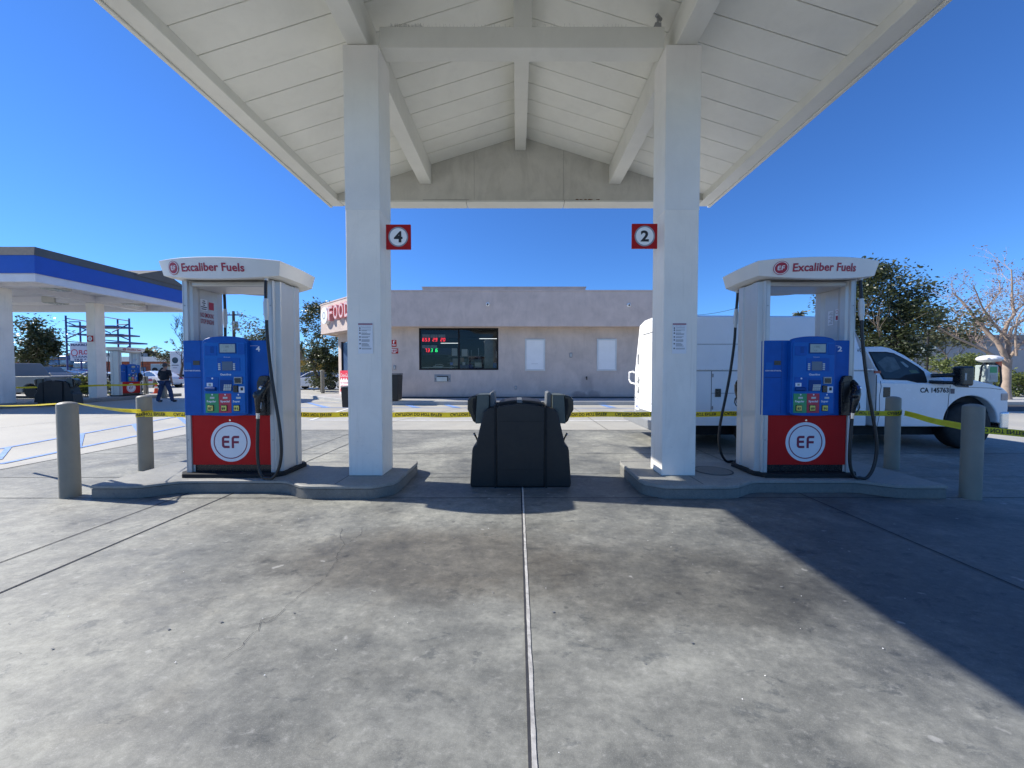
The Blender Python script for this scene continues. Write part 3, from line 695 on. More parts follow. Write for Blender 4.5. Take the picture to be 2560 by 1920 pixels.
        B(kb, 'soft_keys', M['key'], con)
        tx = MB(); text_mb('Gasoline', 0.030, lambda a, b, c: Vector((XC(441) + a, Yf - .0012, PZ(826) + b)), tx, width=0.123, offset=0.0008)
        text_mb('Welcome', 0.014, lambda a, b, c: Vector((XC(464) + a, Yf - .0012, PZ(713) + b)), tx, width=0.075)
        tx.disc((XC(393), Yf - .0045, PZ(846)), 0.010, n=16)
        B(tx, 'lettering', M['white_decal'], con, recalc=False)
        B(q(440, 856, 515, 926, .003, .002), 'keypad_recess', M['plastic_blue_dark'], con)
        kp = MB()
        for i in range(4):
            for jx in range(4):
                xx = 463 + jx * 12.0 + (3 - i) * 1.2; yy = 884 + i * 10
                kp.box(XC(xx), XC(xx + 9.5), Yf - .011, Yf - .004, PZ(yy + 8), PZ(yy))
        B(kp, 'keypad', M['key'], con, bevel=0.0008)
        B(q(530, 836, 579, 880, .001, .012), 'card_reader', M['steel_grey'], con, bevel=0.003)
        B(q(535, 844, 573, 874, .012, .003), 'card_reader_face', M['black_plastic'], con)
        B(q(524, 890, 552, 934, .001, .014), 'card_slot', M['black_plastic'], con, bevel=0.003)
        B(q(556, 897, 591, 937, .003, .001), 'card_sticker', M['white_decal'], con)
        B(MB().box(XC(568), XC(583), Yf - .0062, Yf - .0042, PZ(922), PZ(903)), 'card_icon', M['ink'], con)
        B(q(357, 874, 394, 897, .003, .001), 'receipt_sticker', M['white_decal'], con)
        B(MB().box(XC(369), XC(383), Yf - .0062, Yf - .0042, PZ(892), PZ(879)), 'receipt_icon', M['steel_grey'], con)
        B(MB().prism([(Yf, PZ(900)), (Yf - .028, PZ(906)), (Yf - .030, PZ(920)), (Yf, PZ(926))], 'x', XC(353), XC(416)), 'receipt_slot', M['plastic_blue_dark'], con, bevel=0.003)
        # grade selector: three labels
        for (xa, xb, mm, word, num) in ((347, 429, 'green_label', 'Regular', '87'), (431, 507, 'red_label', 'Special', '89'), (509, 594, 'plastic_blue_light', 'Super', '91')):
            lb = B(q(xa, 942, xb, 1064, .001, .004), 'grade_label', M[mm], con)
            tt = MB(); xm = (xa + xb) / 2
            text_mb(word, 0.030, lambda a, b, c: Vector((XC(xa + 9) + a, Yf - .0062, PZ(997) + b)), tt, width=0.105 if word != 'Super' else 0.082, offset=0.0009)
            tt.disc((XC(xm + 2), Yf - .0062, PZ(949)), 0.009, n=14)
            B(tt, 'lettering', M['white_decal'], lb, recalc=False)
            B(MB().box(XC(xm - 12), XC(xm + 16), Yf - .0072, Yf - .004, PZ(975), PZ(963)), 'price_window', M['key'], lb)
            bx = xa + 28
            bb = B(MB().box(XC(bx - 15), XC(bx + 25), Yf - .010, Yf - .003, PZ(1055), PZ(1014)), 'button_frame', M['black_plastic'], lb, bevel=0.006)
            B(MB().box(XC(bx - 11), XC(bx + 21), Yf - .016, Yf - .008, PZ(1051), PZ(1018)), 'grade_button', M['yellow_btn'], lb, bevel=0.004)
            B(text_mb(num, 0.036, lambda a, b, c: Vector((XC(bx - 7) + a, Yf - .0175, PZ(1044) + b)), width=0.040, offset=0.0012), 'numeral', M['ink'], lb, recalc=False)
        # number and small items on the right and left panels
        nb = MB(); text_mb(number, 0.082, lambda a, b, c: Vector(((PX(668)+.035) + a, -0.3375, PZ(672) + b)), nb, width=0.046 if len(number) == 1 else .06, offset=0.002)
        nb.box(PX(620), PX(700), -0.3375, -0.3368, PZ(637.5), PZ(636)); nb.box(PX(620), PX(634), -0.3375, -0.3368, PZ(643), PZ(640.5)); nb.box(PX(620), PX(634), -0.3375, -0.3368, PZ(648), PZ(646))
        text_mb('CONTAINS ETHANOL', 0.018, lambda a, b, c: Vector((PX(224) + a, -0.3375, PZ(800) + b)), nb, width=0.185, offset=0.0006)
        B(nb, 'lettering', M['white_decal'], cab, recalc=False)
        B(MB().box(PX(282), PX(324), -0.3385, -0.334, PZ(760), PZ(732)), 'ethanol_label', mat('dark_gold_label', (0.05, 0.045, 0.03), 0.4, var=.3, scale=60), cab)
        B(MB().box(PX(228), PX(272), -0.3372, -0.334, PZ(788), PZ(744)), 'faded_label', M['plastic_blue_light'], cab)
        # nozzle boot: black tapered housing
        bt = [(BX(668), PZ(1084)), (BX(734), PZ(1084)), (BX(734), PZ(836)), (BX(728), PZ(828)), (BX(690), PZ(828)), (BX(678), PZ(836)), (BX(664), PZ(872)), (BX(664), PZ(1000))]
        B(MB().prism(bt, 'y', -0.375, -0.33), 'nozzle_boot', M['black_plastic'], bevel=0.008)
        B(MB().prism([(BX(672), PZ(870)), (BX(716), PZ(862)), (BX(716), PZ(1000)), (BX(676), PZ(1000))], 'y', -0.383, -0.372), 'boot_recess', M['rubber'], bevel=0.004)
        # nozzle
        nz = thing_part('nozzle', t)
        nm = MB()
        nm.tube([(NX(692), -0.36, PZ(862)), (NX(690), -0.40, PZ(885)), (NX(680), -0.43, PZ(915))], [0.022, 0.030, 0.036], 14)
        nm.tube([(NX(686), -0.425, PZ(900)), (NX(668), -0.455, PZ(940)), (NX(660), -0.46, PZ(980)), (NX(655), -0.455, PZ(1020)), (NX(651), -0.45, PZ(1062))], [0.034, 0.047, 0.042, 0.030, 0.024], 16)
        nm.sphere((NX(655), -0.475, PZ(950)), 0.040, 14, 10, (1.0, .8, 1.15))
        nm.cyl((NX(640), -0.46, PZ(958)), (NX(630), -0.465, PZ(958)), 0.020, 0.016, 12)
        B(nm, 'nozzle_body', M['black_plastic'], nz, smooth=50)
        B(MB().tube([(NX(676), -0.44, PZ(985)), (NX(690), -0.455, PZ(1000)), (NX(694), -0.455, PZ(1030)), (NX(684), -0.45, PZ(1054)), (NX(660), -0.45, PZ(1060))], 0.007, 8), 'hand_guard', M['rubber'], nz, smooth=50)
        B(MB().tube([(NX(664), -0.45, PZ(975)), (NX(680), -0.47, PZ(1000)), (NX(676), -0.47, PZ(1035))], 0.006, 8), 'trigger', M['steel_grey'], nz, smooth=50)
        B(MB().cyl((NX(651), -0.45, PZ(1062)), (NX(650), -0.45, PZ(1098)), 0.021, 0.019, 14).cyl((NX(684), -.46, PZ(908)), (NX(672), -.465, PZ(903)), 0.030, 0.030, 10), 'swivel', M['chrome'], nz, smooth=40)
        # hose
        hz = []
        ctrl = [(750, 200, -.40), (748, 260, -.41), (752, 345, -.42), (756, 480, -.425), (762, 600, -.43), (785, 800, -.44), (815, 980, -.45), (845, 1140, -.46), (858, 1250, -.47), (856, 1340, -.47), (835, 1420, -.47), (795, 1480, -.47), (750, 1503, -.465), (705, 1490, -.46), (665, 1440, -.455), (640, 1380, -.45), (634, 1300, -.45), (640, 1200, -.45), (650, 1098, -.45)]
        cp = [Vector((HX(a), c, max(0.022, PZ(b)))) for a, b, c in ctrl]
        for i in range(len(cp) - 1):
            p0 = cp[max(i - 1, 0)]; p1 = cp[i]; p2 = cp[i + 1]; p3 = cp[min(i + 2, len(cp) - 1)]
            for k in range(4):
                u = k / 4; hz.append(0.5 * ((2 * p1) + (p2 - p0) * u + (2 * p0 - 5 * p1 + 4 * p2 - p3) * u * u + (3 * p1 - p0 - 3 * p2 + p3) * u ** 3))
        hz.append(cp[-1])
        ho = B(MB().tube(hz, 0.0165, 12), 'hose', M['rubber'], smooth=60)
        bw = MB(); pa, pb = cp[2], cp[3]
        bw.cyl(pa, pa.lerp(pb, .15), 0.022, n=14).cyl(pa.lerp(pb, .15), pa.lerp(pb, .8), 0.027, n=14).cyl(pa.lerp(pb, .8), pb, 0.022, 0.019, n=14)
        bw.cyl(cp[0] + Vector((0, 0, 0.03)), cp[1].lerp(cp[0], .5), 0.023, n=14)
        B(bw, 'breakaway', M['silver'], ho, smooth=40)
    # inner stickers on the left tower (facing +X) and right tower
    st = MB()
    X = -0.4455
    def sq(y0, y1, z0, z1, mname, name, xo=0.0): return MB().box(X + xo, X + .0015 + xo, y0, y1, z0, z1).build(name, M[mname], t)
    sq(-0.13, 0.01, 1.93, 2.06, 'white_decal', 'notice_sticker'); sq(0.045, 0.15, 1.95, 2.04, 'red_label', 'warning_sticker')
    tl = MB()
    for k, wd in enumerate((.05, .07, .04, .12, .10)): tl.box(X + .0018, X + .0022, -0.06 - wd / 2, -0.06 + wd / 2, 2.035 - k * .024, 2.046 - k * .024)
    tl.build('lettering', M['ink'], t)
    tl = MB()
    text_mb('NO SMOKING', 0.075, lambda a, b, c: Vector((X + .001, -0.13 + a, 1.85 + b)), tl, width=0.285, offset=.001)
    text_mb('STOP ENGINE', 0.075, lambda a, b, c: Vector((X + .001, -0.13 + a, 1.775 + b)), tl, width=0.285, offset=.001)
    tl.build('lettering', M['text_red'], t, recalc=False)
    # mirrored faces of the other tower: small worn stickers
    MB().box(0.4445, 0.4458, -0.05, 0.06, 1.76, 1.93).build('notice_sticker', M['white_decal'], t)
    MB().box(0.4445, 0.4458, -0.15, -0.09, 1.80, 1.94).build('warning_sticker', M['white_decal'], t)
    r_ = MB().disc((0.4440, -0.12, 1.905), 0.024, axis='x', r_in=0.019, n=20).box(0.4437, 0.4442, -0.14, -0.10, 1.81, 1.86); r_.build('warning_mark', M['text_red'], t, recalc=False)
    nl = MB()
    for k in range(8): nl.box(0.4437, 0.4442, -0.035, 0.045 - .02 * (k % 3), 1.775 + k * .018, 1.783 + k * .018)
    nl.build('lettering', M['steel_grey'], t)
    # header: bowed white top
    def plan(grow, zf, n=16):
        pts = []
        hw = 0.64 + grow
        for i in range(n + 1):
            x = -hw + 2 * hw * i / n; pts.append((x, -0.535 - grow + 0.125 * abs(x / hw) ** 2.2))
        side = [(0.655 + grow, -0.22), (0.66 + grow, 0), (0.655 + grow, 0.22)]
        r = pts + side + [(-x, -y) for x, y in pts] + [(-x, -y) for x, y in side]
        return [(x, y, zf(x, y)) for x, y in r]
    zb = lambda x, y: 2.262 - 0.066 * (1 - min(1, abs(x) / .66) ** 2)
    zt = lambda x, y: 2.432 - 0.008 * (x / .7) ** 2
    HL = [plan(-0.09, lambda x, y: 2.25), plan(-0.03, lambda x, y: zb(x, y) - 0.0), plan(0.0, lambda x, y: zb(x, y) + .008), plan(0.028, lambda x, y: zt(x, y) - .006), plan(0.02, zt), plan(-.06, lambda x, y: zt(x, y) + .002)]
    hd = MB().loft(HL).build('header', M['header'], t, smooth=22)
    MB().box(-0.44, 0.44, -0.30, 0.30, 2.17, 2.232).build('header_underside', M['silver'], hd, bevel=0.02)
    for sy in (1, -1):
        def fy(a, b, lift=0.0):
            # the face leans outward: interpolate between the lower and upper plan
            u = (b - 2.20) / 0.23; hw = 0.64 + 0.028 * u
            return Vector((sy * a, sy * (-0.535 - 0.028 * u + 0.125 * abs(a / hw) ** 2.2 - 0.0035 - lift), b))
        cx_, cz_ = -0.455, 2.328
        e = MB(); nn = 40
        e.add([fy(cx_ + .072 * math.cos(6.28318 * k / nn), cz_ + .072 * math.sin(6.28318 * k / nn)) for k in range(nn)], [tuple(range(nn))]); e.build('emblem', M['text_red'], hd, recalc=False)
        e = MB(); e.add([fy(cx_ + r0 * math.cos(6.28318 * k / nn), cz_ + r0 * math.sin(6.28318 * k / nn), .001) for r0 in (.066, .059) for k in range(nn)], [(k, (k + 1) % nn, nn + (k + 1) % nn, nn + k) for k in range(nn)])
        ef_letters(e, 0.047, lambda a, b: fy(cx_ + a, cz_ + b, .001)); e.build('lettering', M['white_decal'], hd, recalc=False)
        text_mb('Excaliber Fuels', 0.118, lambda a, b, c: fy(-0.345 + a, 2.285 + b), width=0.68, offset=0.0028, space=1.02).build('lettering', M['text_red'], hd, recalc=False)
    def ym(y):
        a = abs(y); a = a - 0.07 if a > 0.25 else a * 0.72
        return a if y > 0 else -a
    for ch in t.children_recursive:
        if ch.type == 'MESH':
            for v in ch.data.vertices: v.co.y = ym(v.co.y)
    return t
def thing_part(name, parent):
    o = bpy.data.objects.new(name, None); COL.objects.link(o); o.parent = parent; o.empty_display_size = 0.1; return o
def pump_number(t, s):
    pass
pumpA = make_pump('fuel pump numbered 4 with red EF door, in the sun on the left island', '4')
pumpA.location = (-3.285, 4.64, 0.152)
# the other pumps share the mesh except for the number lettering
def renumber(root, s):
    for ch in root.children_recursive:
        if ch.name.startswith('lettering') and ch.parent.name.startswith('upper_cabinet'):
            sy = -1 if sum(v.co.y for v in ch.data.vertices) < 0 else 1
            mb = MB(); text_mb(s, 0.078, lambda a, b, c: Vector((PX(668) + .035 + a, -0.3375, PZ(672) + b)), mb, width=0.05, offset=0.002)
            mb.box(PX(620), PX(700), -0.3375, -0.3368, PZ(637.5), PZ(636))
            text_mb('CONTAINS ETHANOL', 0.018, lambda a, b, c: Vector((PX(224) + a, -0.3375, PZ(800) + b)), mb, width=0.185, offset=0.0006)
            if sy > 0: mb.xf(Matrix.Rotation(math.pi, 4, 'Z'))
            mb.v = [(x, y - math.copysign(.07, y), z) for x, y, z in mb.v]
            me = bpy.data.meshes.new('lettering'); me.from_pydata(mb.v, [], mb.f); me.materials.append(M['white_decal']); ch.data = me
pumpB = dup(pumpA, (3.318, 4.64, 0.152), 0, 'fuel pump numbered 2 in canopy shade on the right island')
renumber(pumpB, '2')
pumpC = dup(pumpA, (-19.95, 19.6, 0.152), R(90), 'distant fuel pump under the blue canopy, beside the column signed 11')
pumpD = dup(pumpA, (-19.95, 13.55, 0.152), R(90), 'distant fuel pump cut off by the left edge, below the blue canopy')

# ------------------------------------------------------------------ windshield service centre (black bin with squeegees)
VX = lambda x: (x - 705) * .001061
VZ = lambda y: (1190 - y) * .001061
def make_valet(label):
    t = thing('windshield_service_bin', label, 'service bin', (0, 0, 0), group='windshield service bins')
    def sym(half): return half + [(-x, z) for x, z in half[::-1]]
    body = sym([(VX(1255), 0.0), (VX(1262), VZ(1150)), (VX(1238), VZ(780)), (VX(1226), VZ(735)), (VX(1196), VZ(725)), (VX(1160), VZ(560)), (VX(1112), VZ(350)), (VX(1070), VZ(318)), (VX(985), VZ(300))])
    MB().prism(body, 'y', -0.285, 0.285).build('side_shell', M['valet'], t, bevel=0.02, seg=3)
    # centre door panel, crowned top
    top = [(VX(705 + 262 * c), VZ(300 - 38 * (1 - abs(c) ** 1.8))) for c in [1 - i / 8 for i in range(17)]]
    for sy in (-1, 1):
        a, b = (-0.315, -0.27) if sy < 0 else (0.27, 0.315)
        dr = MB().prism([(VX(705 - 255), 0.015), (VX(705 + 255), 0.015)] + top, 'y', a, b).build('front_panel', M['valet'], t, bevel=0.014, seg=3)
        yy = a - .0015 if sy < 0 else b + .0015
        g = MB()
        for z0 in (455, 985, 1150): g.box(VX(455), VX(955), yy - .001, yy + .001, VZ(z0) - .0015, VZ(z0) + .0015)
        g.build('moulded_line', M['under'], dr)
    g = MB()
    for x in (427, 985): g.box(VX(x) - .010, VX(x) + .010, -0.300, 0.300, 0.0, VZ(285))
    g.build('seam_groove', M['under'], t)
    # crowned lid with two waste openings
    lid = [(VX(440), VZ(300)), (VX(440), VZ(285)), (VX(480), VZ(250)), (VX(590), VZ(232)), (VX(705), VZ(226)), (VX(820), VZ(232)), (VX(930), VZ(250)), (VX(970), VZ(285)), (VX(970), VZ(300))]
    MB().prism(lid, 'y', -0.24, 0.26).build('lid', M['valet'], t, bevel=0.012)
    for a, b in ((470, 655), (755, 940)):
        MB().prism([(VX(a), VZ(292)), (VX(b), VZ(275)), (VX(b), VZ(240)), (VX(a), VZ(262))] if a < 700 else [(VX(b), VZ(292)), (VX(a), VZ(275)), (VX(a), VZ(240)), (VX(b), VZ(262))], 'y', -0.252, -0.20).build('waste_opening', M['under'], t, bevel=0.004)
    MB().box(VX(665), VX(725), -0.27, 0.20, VZ(262), VZ(224)).build('lid_latch', M['valet_grey'], t, bevel=0.008)
    for s in (-1, 1):
        # upright arm
        arm = [(s * .295, VZ(330)), (s * .372, VZ(320)), (s * .372, VZ(170)), (s * .36, VZ(145)), (s * .335, VZ(138)), (s * .312, VZ(150)), (s * .308, VZ(250))]
        if s < 0: arm = arm[::-1]
        MB().prism(arm, 'y', -0.14, 0.16).build('upright', M['valet_grey'], t, bevel=0.016, seg=3)
        bx = [(s * .375, VZ(330)), (s * .415, VZ(490)), (s * .535, VZ(495)), (s * .515, VZ(172)), (s * .375, VZ(170))]
        MB().prism(bx, 'y', -0.20, 0.16).build('towel_dispenser', M['valet_green'], t, bevel=0.006)
        hood = [(s * .518, VZ(172)), (s * .60, VZ(190)), (s * .632, VZ(235)), (s * .635, VZ(340)), (s * .600, VZ(400)), (s * .570, VZ(470)), (s * .538, VZ(496))]
        MB().prism(hood, 'y', -0.17, 0.12).build('dispenser_cover', M['smoke'], t, bevel=0.02, seg=3)
        MB().prism([(s * .522, VZ(215)), (s * .565, VZ(215)), (s * .575, VZ(300)), (s * .56, VZ(400)), (s * .53, VZ(400))], 'y', -0.1735, -0.165).build('cover_opening', M['under'], t, bevel=0.004)
        # squeegee bucket and handle
        bk_ = [(s * .47, VZ(800)), (s * .545, VZ(780)), (s * .535, VZ(735)), (s * .515, VZ(722)), (s * .47, VZ(745))]
        MB().prism(bk_, 'y', -0.13, 0.13).build('squeegee_bucket', M['under'], t, bevel=0.004)
        sq = thing_part('squeegee', t)
        MB().tube([(s * .50, -0.15, VZ(760)), (s * .535 - s * .01, -0.17, VZ(660)), (s * .555, -0.18, VZ(605))], [.008, .009, .013], 8).build('handle', M['rubber'], sq, smooth=50)
        MB().disc((s * .555, -0.1945, VZ(618)), 0.006, n=10).build('hang_hole', M['white_decal'], sq, recalc=False)
    return t
vA = make_valet('black windshield service bin standing between the two near islands'); vA.location = (0.035, 4.74, 0)
vB = dup(vA, (at(148, 990, 15.6).x, 15.6, 0), R(20), 'distant dark service bin beyond the far left bollard, before the yellow flowering hedge')

# ------------------------------------------------------------------ number signs and notices on the columns
def number_sign(x0, x1, z0, z1, y, num, label, two=False, small=False):
    t = thing('number_sign', label, 'number sign', ((x0 + x1) / 2, y, (z0 + z1) / 2), group='red pump number signs')
    w2, h2 = (x1 - x0) / 2, (z1 - z0) / 2
    MB().box(-w2, w2, -0.012, 0.012, -h2, h2).build('panel', M['sign_red'], t, bevel=0.003)
    MB().disc((0, -0.0135, 0), w2 * .80, n=48, r_in=w2 * .70).build('ring', M['steel_grey'], t, recalc=False)
    MB().disc((0, -0.0135, 0), w2 * .695, n=48).build('roundel', M['bare_white'], t, recalc=False)
    sz = h2 * 1.18; vs, fs = text_data(num, sz, offset=sz * .035)
    xa, xb = min(v.x for v in vs), max(v.x for v in vs); ya, yb = min(v.y for v in vs), max(v.y for v in vs); k = 1.12 if len(num) == 1 else .8
    MB().add([((v.x - (xa + xb) / 2) * k, -0.0150, v.y - (ya + yb) / 2) for v in vs], fs).build('numeral', M['ink'], t, recalc=False)
    return t
a = at(966, 624, 4.5); b = at(1027, 562, 4.5); number_sign(a.x, b.x, a.z, b.z, 4.5, '4', 'red sign with black 4 in a white circle on the left column')
a = at(1579, 622, 4.5); b = at(1643, 560, 4.5); number_sign(a.x, b.x, a.z, b.z, 4.5, '2', 'red sign with black 2 in a white circle on the right column')
def notice(px0, py0, px1, py1, Y, label):
    a = at(px0, py1, Y); b = at(px1, py0, Y); t = thing('notice_sign', label, 'notice', (a.x, Y, a.z), group='emergency notices on the columns')
    W, Hh = b.x - a.x, b.z - a.z
    MB().box(0, W, -0.004, 0, 0, Hh).build('panel', M['white_decal'], t)
    MB().box(.003, W - .003, -0.0048, -0.004, Hh - .018, Hh - .003).build('title_band', M['maroon'], t)
    l = MB(); r = random.Random(2); z = Hh - .028
    text_mb('IN CASE OF EMERGENCY', .011, lambda p, q, c: Vector((.008 + p, -.0049, Hh - .036 + q)), l, width=W - .02)
    z = Hh - .05
    for k in range(7):
        l.disc((0.022, -.0049, z - .006), .0085, n=12)
        for q in range(1 + k % 3 + (k > 2)):
            wd = r.uniform(.5, .95) * (W - .05); l.box(.04, .04 + wd, -.0049, -.0045, z - .0055, z - .002); z -= .0098
        z -= .014
    l.build('lettering', M['ink'], t)
    return t
notice(896, 808, 932, 884, CYF - .004, 'white emergency notice with small print on the left column')
notice(1680, 808, 1716, 884, CYF - .004, 'white emergency notice with small print on the right column')
# ------------------------------------------------------------------ convenience store
WY, FY = 17.6, 16.9
st = thing('food_store', 'mauve stucco convenience store with a flat roof behind the pumps', 'store', (0, WY, 0.15))
a = at(1048, 925, WY); b = at(1246, 820, WY); WX0, WZ0, WX1, WZ1 = a.x, a.z, b.x, b.z
XL, XR = -7.0, 7.1
zfb = at(1200, 816, FY).z; zft = at(1200, 728, FY).z
m = MB()
m.box(XL, WX0, WY, WY + .25, .15, zft - .3); m.box(WX1, XR, WY, WY + .25, .15, zft - .3)
m.box(WX0, WX1, WY, WY + .25, .15, WZ0); m.box(WX0, WX1, WY, WY + .25, WZ1, zft - .3)
m.box(XR - .25, XR, WY + .25, WY + 12, .15, zft - .3)
m.build('wall', M['stucco_wall'], st, w=True)
# angled entrance wall
AX = (-6.5, FY); BXp = (-10.45, 20.5)
c0 = Vector((AX[0], AX[1])); c1 = Vector((BXp[0], BXp[1])); ad = (c1 - c0).normalized(); an = Vector((ad.y, -ad.x))
if an.y > 0: an = -an
inset = -an * 0.75
def q3(v, z): return (v.x, v.y, z)
def slab(mb, p, q, n, th, z0, z1):
    P = [p, q, q - n * th, p - n * th]; mb.prism([tuple(v) for v in P], 'z', z0, z1)
w0 = c0 + inset + ad * 0.1; w1 = c1 + inset - ad * 0.35
L = (w1 - w0).length
mm = MB(); slab(mm, w0 + ad * (L - .35), w1, an, .25, .15, zft - .3); slab(mm, w0, w0 + ad * (L - .35), an, .25, 2.95, zft - .3); slab(mm, w0, w0 + ad * .6, an, .25, .15, 2.95)
mm.build('entrance_wall', M['stucco_wall'], st, w=True)
mm = MB(); slab(mm, w0 + ad * .6, w0 + ad * (L - .35), an * 1, .04, .15, 2.94)
dg = mm; gp = MB(); slab(gp, w0 + ad * .6, w0 + ad * (L - .36), an, .012, .2, 2.9); gp.xf(Matrix.Translation((-an.x * .06, -an.y * .06, 0)))
gp.build('storefront_glass', M['screen'], st, w=True)
fr = MB()
for s in [.6, 1.5, 2.4, 3.3, L - .42]:
    slab(fr, w0 + ad * s + an * .003, w0 + ad * (s + .06) + an * .003, an, .07, .15, 2.945)
fr.build('storefront_frame', M['black_frame'], st, w=True)
# fascia: front run and angled run with returns
fm = MB()
fm.prism([(AX[0], FY), (XR + .5, FY), (XR + .5, FY + .25), (AX[0] + .1, FY + .25)], 'z', zfb, zft)
fm.box(XR + .25, XR + .5, FY + .25, FY + 12, zfb, zft)
fm.prism([tuple(c0), tuple(c0 + Vector((.1, .25))), tuple(c1 - an * .25), tuple(c1)], 'z', zfb, zft)
bk2 = c1 + Vector((0.9, 6)); fm.prism([tuple(c1), tuple(c1 + Vector((.25, .1))), (bk2.x, bk2.y), (bk2.x - .25, bk2.y)], 'z', zfb, zft)
fm.build('fascia', M['stucco'], st, w=True, bevel=0.01)
MB().prism([(c0.x, FY + .24), (XR + .3, FY + .24), (XR + .3, FY + 11), (-9, FY + 11), tuple(c1 - an * .24)], 'z', zfb + .05, zfb + .09).build('soffit', M['stucco_wall'], st, w=True)
MB().prism([(c0.x, FY + .24), (XR + .3, FY + .24), (XR + .3, FY + 11), (-9, FY + 11), tuple(c1 - an * .24)], 'z', zft - .15, zft - .1).build('roof', M['steel_grey'], st, w=True)
cap = MB(); cap.prism([(AX[0] - .02, FY - .015), (XR + .52, FY - .015), (XR + .52, FY + .27), (AX[0] + .1, FY + .27)], 'z', zft + .001, zft + .05)
cap.prism([tuple(c0 + an * .015), tuple(c0 + Vector((.1, .27))), tuple(c1 - an * .27), tuple(c1 + an * .015)], 'z', zft + .0015, zft + .052)
cap.build('parapet_cap', M['stucco'], st, w=True)
pa = at(1056, 719, FY + 1.2); pb = at(1464, 719, FY + 1.2)
MB().box(pa.x, pb.x, FY + 1.2, FY + 5.5, zft - .2, pa.z).box(pa.x - .03, pb.x + .03, FY + 1.17, FY + 5.5, pa.z + .001, pa.z + .04).build('raised_parapet', M['stucco'], st, w=True)
MB().box(XL, XR, WY - .012, WY, .151, .22).build('base_strip', M['seam'], st, w=True)
# damp stain at the foot under the tap
# window: frame, mullion, panes, interior
wf = MB(); t_ = .07
wf.box(WX0, WX1, WY + .01, WY + .10, WZ1 - t_, WZ1 - .001).box(WX0, WX1, WY + .01, WY + .10, WZ0 + .001, WZ0 + t_).box(WX0 + .001, WX0 + t_, WY + .012, WY + .10, WZ0 + t_, WZ1 - t_).box(WX1 - t_, WX1 - .001, WY + .012, WY + .10, WZ0 + t_, WZ1 - t_)
mx = at(1147, 900, WY).x; wf.box(mx - .035, mx + .035, WY + .012, WY + .10, WZ0 + t_, WZ1 - t_)
wn = wf.build('window_frame', M['black_frame'], st, w=True)
for xa, xb in ((WX0 + t_, mx - .035), (mx + .035, WX1 - t_)):
    MB().box(xa, xb, WY + .05, WY + .056, WZ0 + t_, WZ1 - t_).build('pane', M['window_glass'], wn, w=True)
inn = MB()
inn.box(WX0 - 1.5, WX1 + 1.5, WY + 4.0, WY + 4.1, .15, zfb); inn.box(WX0 - 1.6, WX0 - 1.5, WY + .26, WY + 4.1, .15, zfb); inn.box(WX1 + 1.5, WX1 + 1.6, WY + .26, WY + 4.1, .15, zfb); inn.box(WX0 - 1.5, WX1 + 1.5, WY + .26, WY + 4, zfb - .1, zfb - .05)
inn.build('interior_wall', mat('dark_interior', (0.03, 0.033, 0.033), 0.8, var=.3), st, w=True)
for k, (x0, x1, zz, yy) in enumerate(((1.0, 2.1, 3.02, 1.6), (1.15, 2.0, 2.94, 2.6), (-1.2, -.2, 2.9, 3.0))):
    tl = thing('ceiling_lamp', ('long white tube lamp inside the store window, highest of the glowing strips', 'white tube lamp inside the store window, just below the longest glowing strip', 'faint tube lamp inside the store window left of the mullion')[k], 'ceiling lamp', (WX0 + 1.6 + x0, WY + yy, zz), group='tube lamps inside the store')
    MB().box(0, x1 - x0, -.04, .04, -.022, 0).build('tube', emis('tube_glow', (0.95, 0.98, 1.0), 1.2), tl)
def zw(px, py, Y): return at(px, py, Y)
# items on the window sill, from photo zoom 980..1260 x 800..960 (7.9 px per px)
def wp(x, y, Y=WY + .16): return at(980 + x / 7.9, 800 + y / 7.9, Y)
def flat(name, label, cat, x0, y0, x1, y1, m, Y=WY + .16, th=.01, group=None):
    a = wp(x0, y1, Y); b = wp(x1, y0, Y); o = thing(name, label, cat, (a.x, Y, a.z), group=group)
    MB().box(0, b.x - a.x, 0, th, 0, b.z - a.z).build('sheet' if th < .03 else 'body', m, o, bevel=0.004 if th > .03 else 0); return o
gpap = mat('paper_grey', (0.75, 0.75, 0.68), .8, var=.1)
flat('paper_notice', 'grey paper taped inside the window just left of the mullion', 'paper', 1180, 560, 1290, 705, gpap)
flat('paper_notice', 'grey paper taped inside the window just right of the mullion', 'paper', 1376, 578, 1490, 718, gpap)
flat('paper_notice', 'lower grey paper at the window bottom left of the mullion', 'paper', 1195, 758, 1302, 900, mat('paper_dim', (0.45, 0.43, 0.38), .8), Y=WY + .2)
flat('paper_notice', 'small blue note stuck low in the window left of the mullion', 'paper', 1146, 838, 1202, 892, mat('note_blue', (0.25, 0.38, 0.85), .6), Y=WY + .13)
flat('cardboard_box', 'grey carton standing on the window counter right of the mullion', 'box', 1632, 840, 1772, 946, mat('carton', (0.62, 0.6, 0.5), .8), Y=WY + .3, th=.3)
flat('display_cabinet', 'tall pale cabinet inside the right end of the store window', 'cabinet', 1826, 385, 2060, 960, mat('cab_grey', (0.36, 0.36, 0.32), .7, var=.15, scale=8), Y=WY + .7, th=.5)
flat('paper_bag', 'small tan bag on the window counter just right of the mullion', 'bag', 1350, 745, 1415, 830, mat('bag_tan', (0.55, 0.38, 0.25), .8), Y=WY + .3, th=.15)
flat('soda_cup', 'white cup low in the window just right of the mullion', 'cup', 1392, 832, 1442, 890, mat('cup_white', (0.7, 0.7, 0.68), .6), Y=WY + .25, th=.1)
flat('blue_crate', 'dark blue crate on the window counter behind the papers', 'crate', 1345, 880, 1600, 955, mat('crate_blue', (0.02, 0.06, 0.3), .5), Y=WY + .45, th=.3)
flat('light_panel', 'narrow white strip along the right frame of the store window', 'panel', 2055, 618, 2072, 742, gpap, Y=WY + .13)
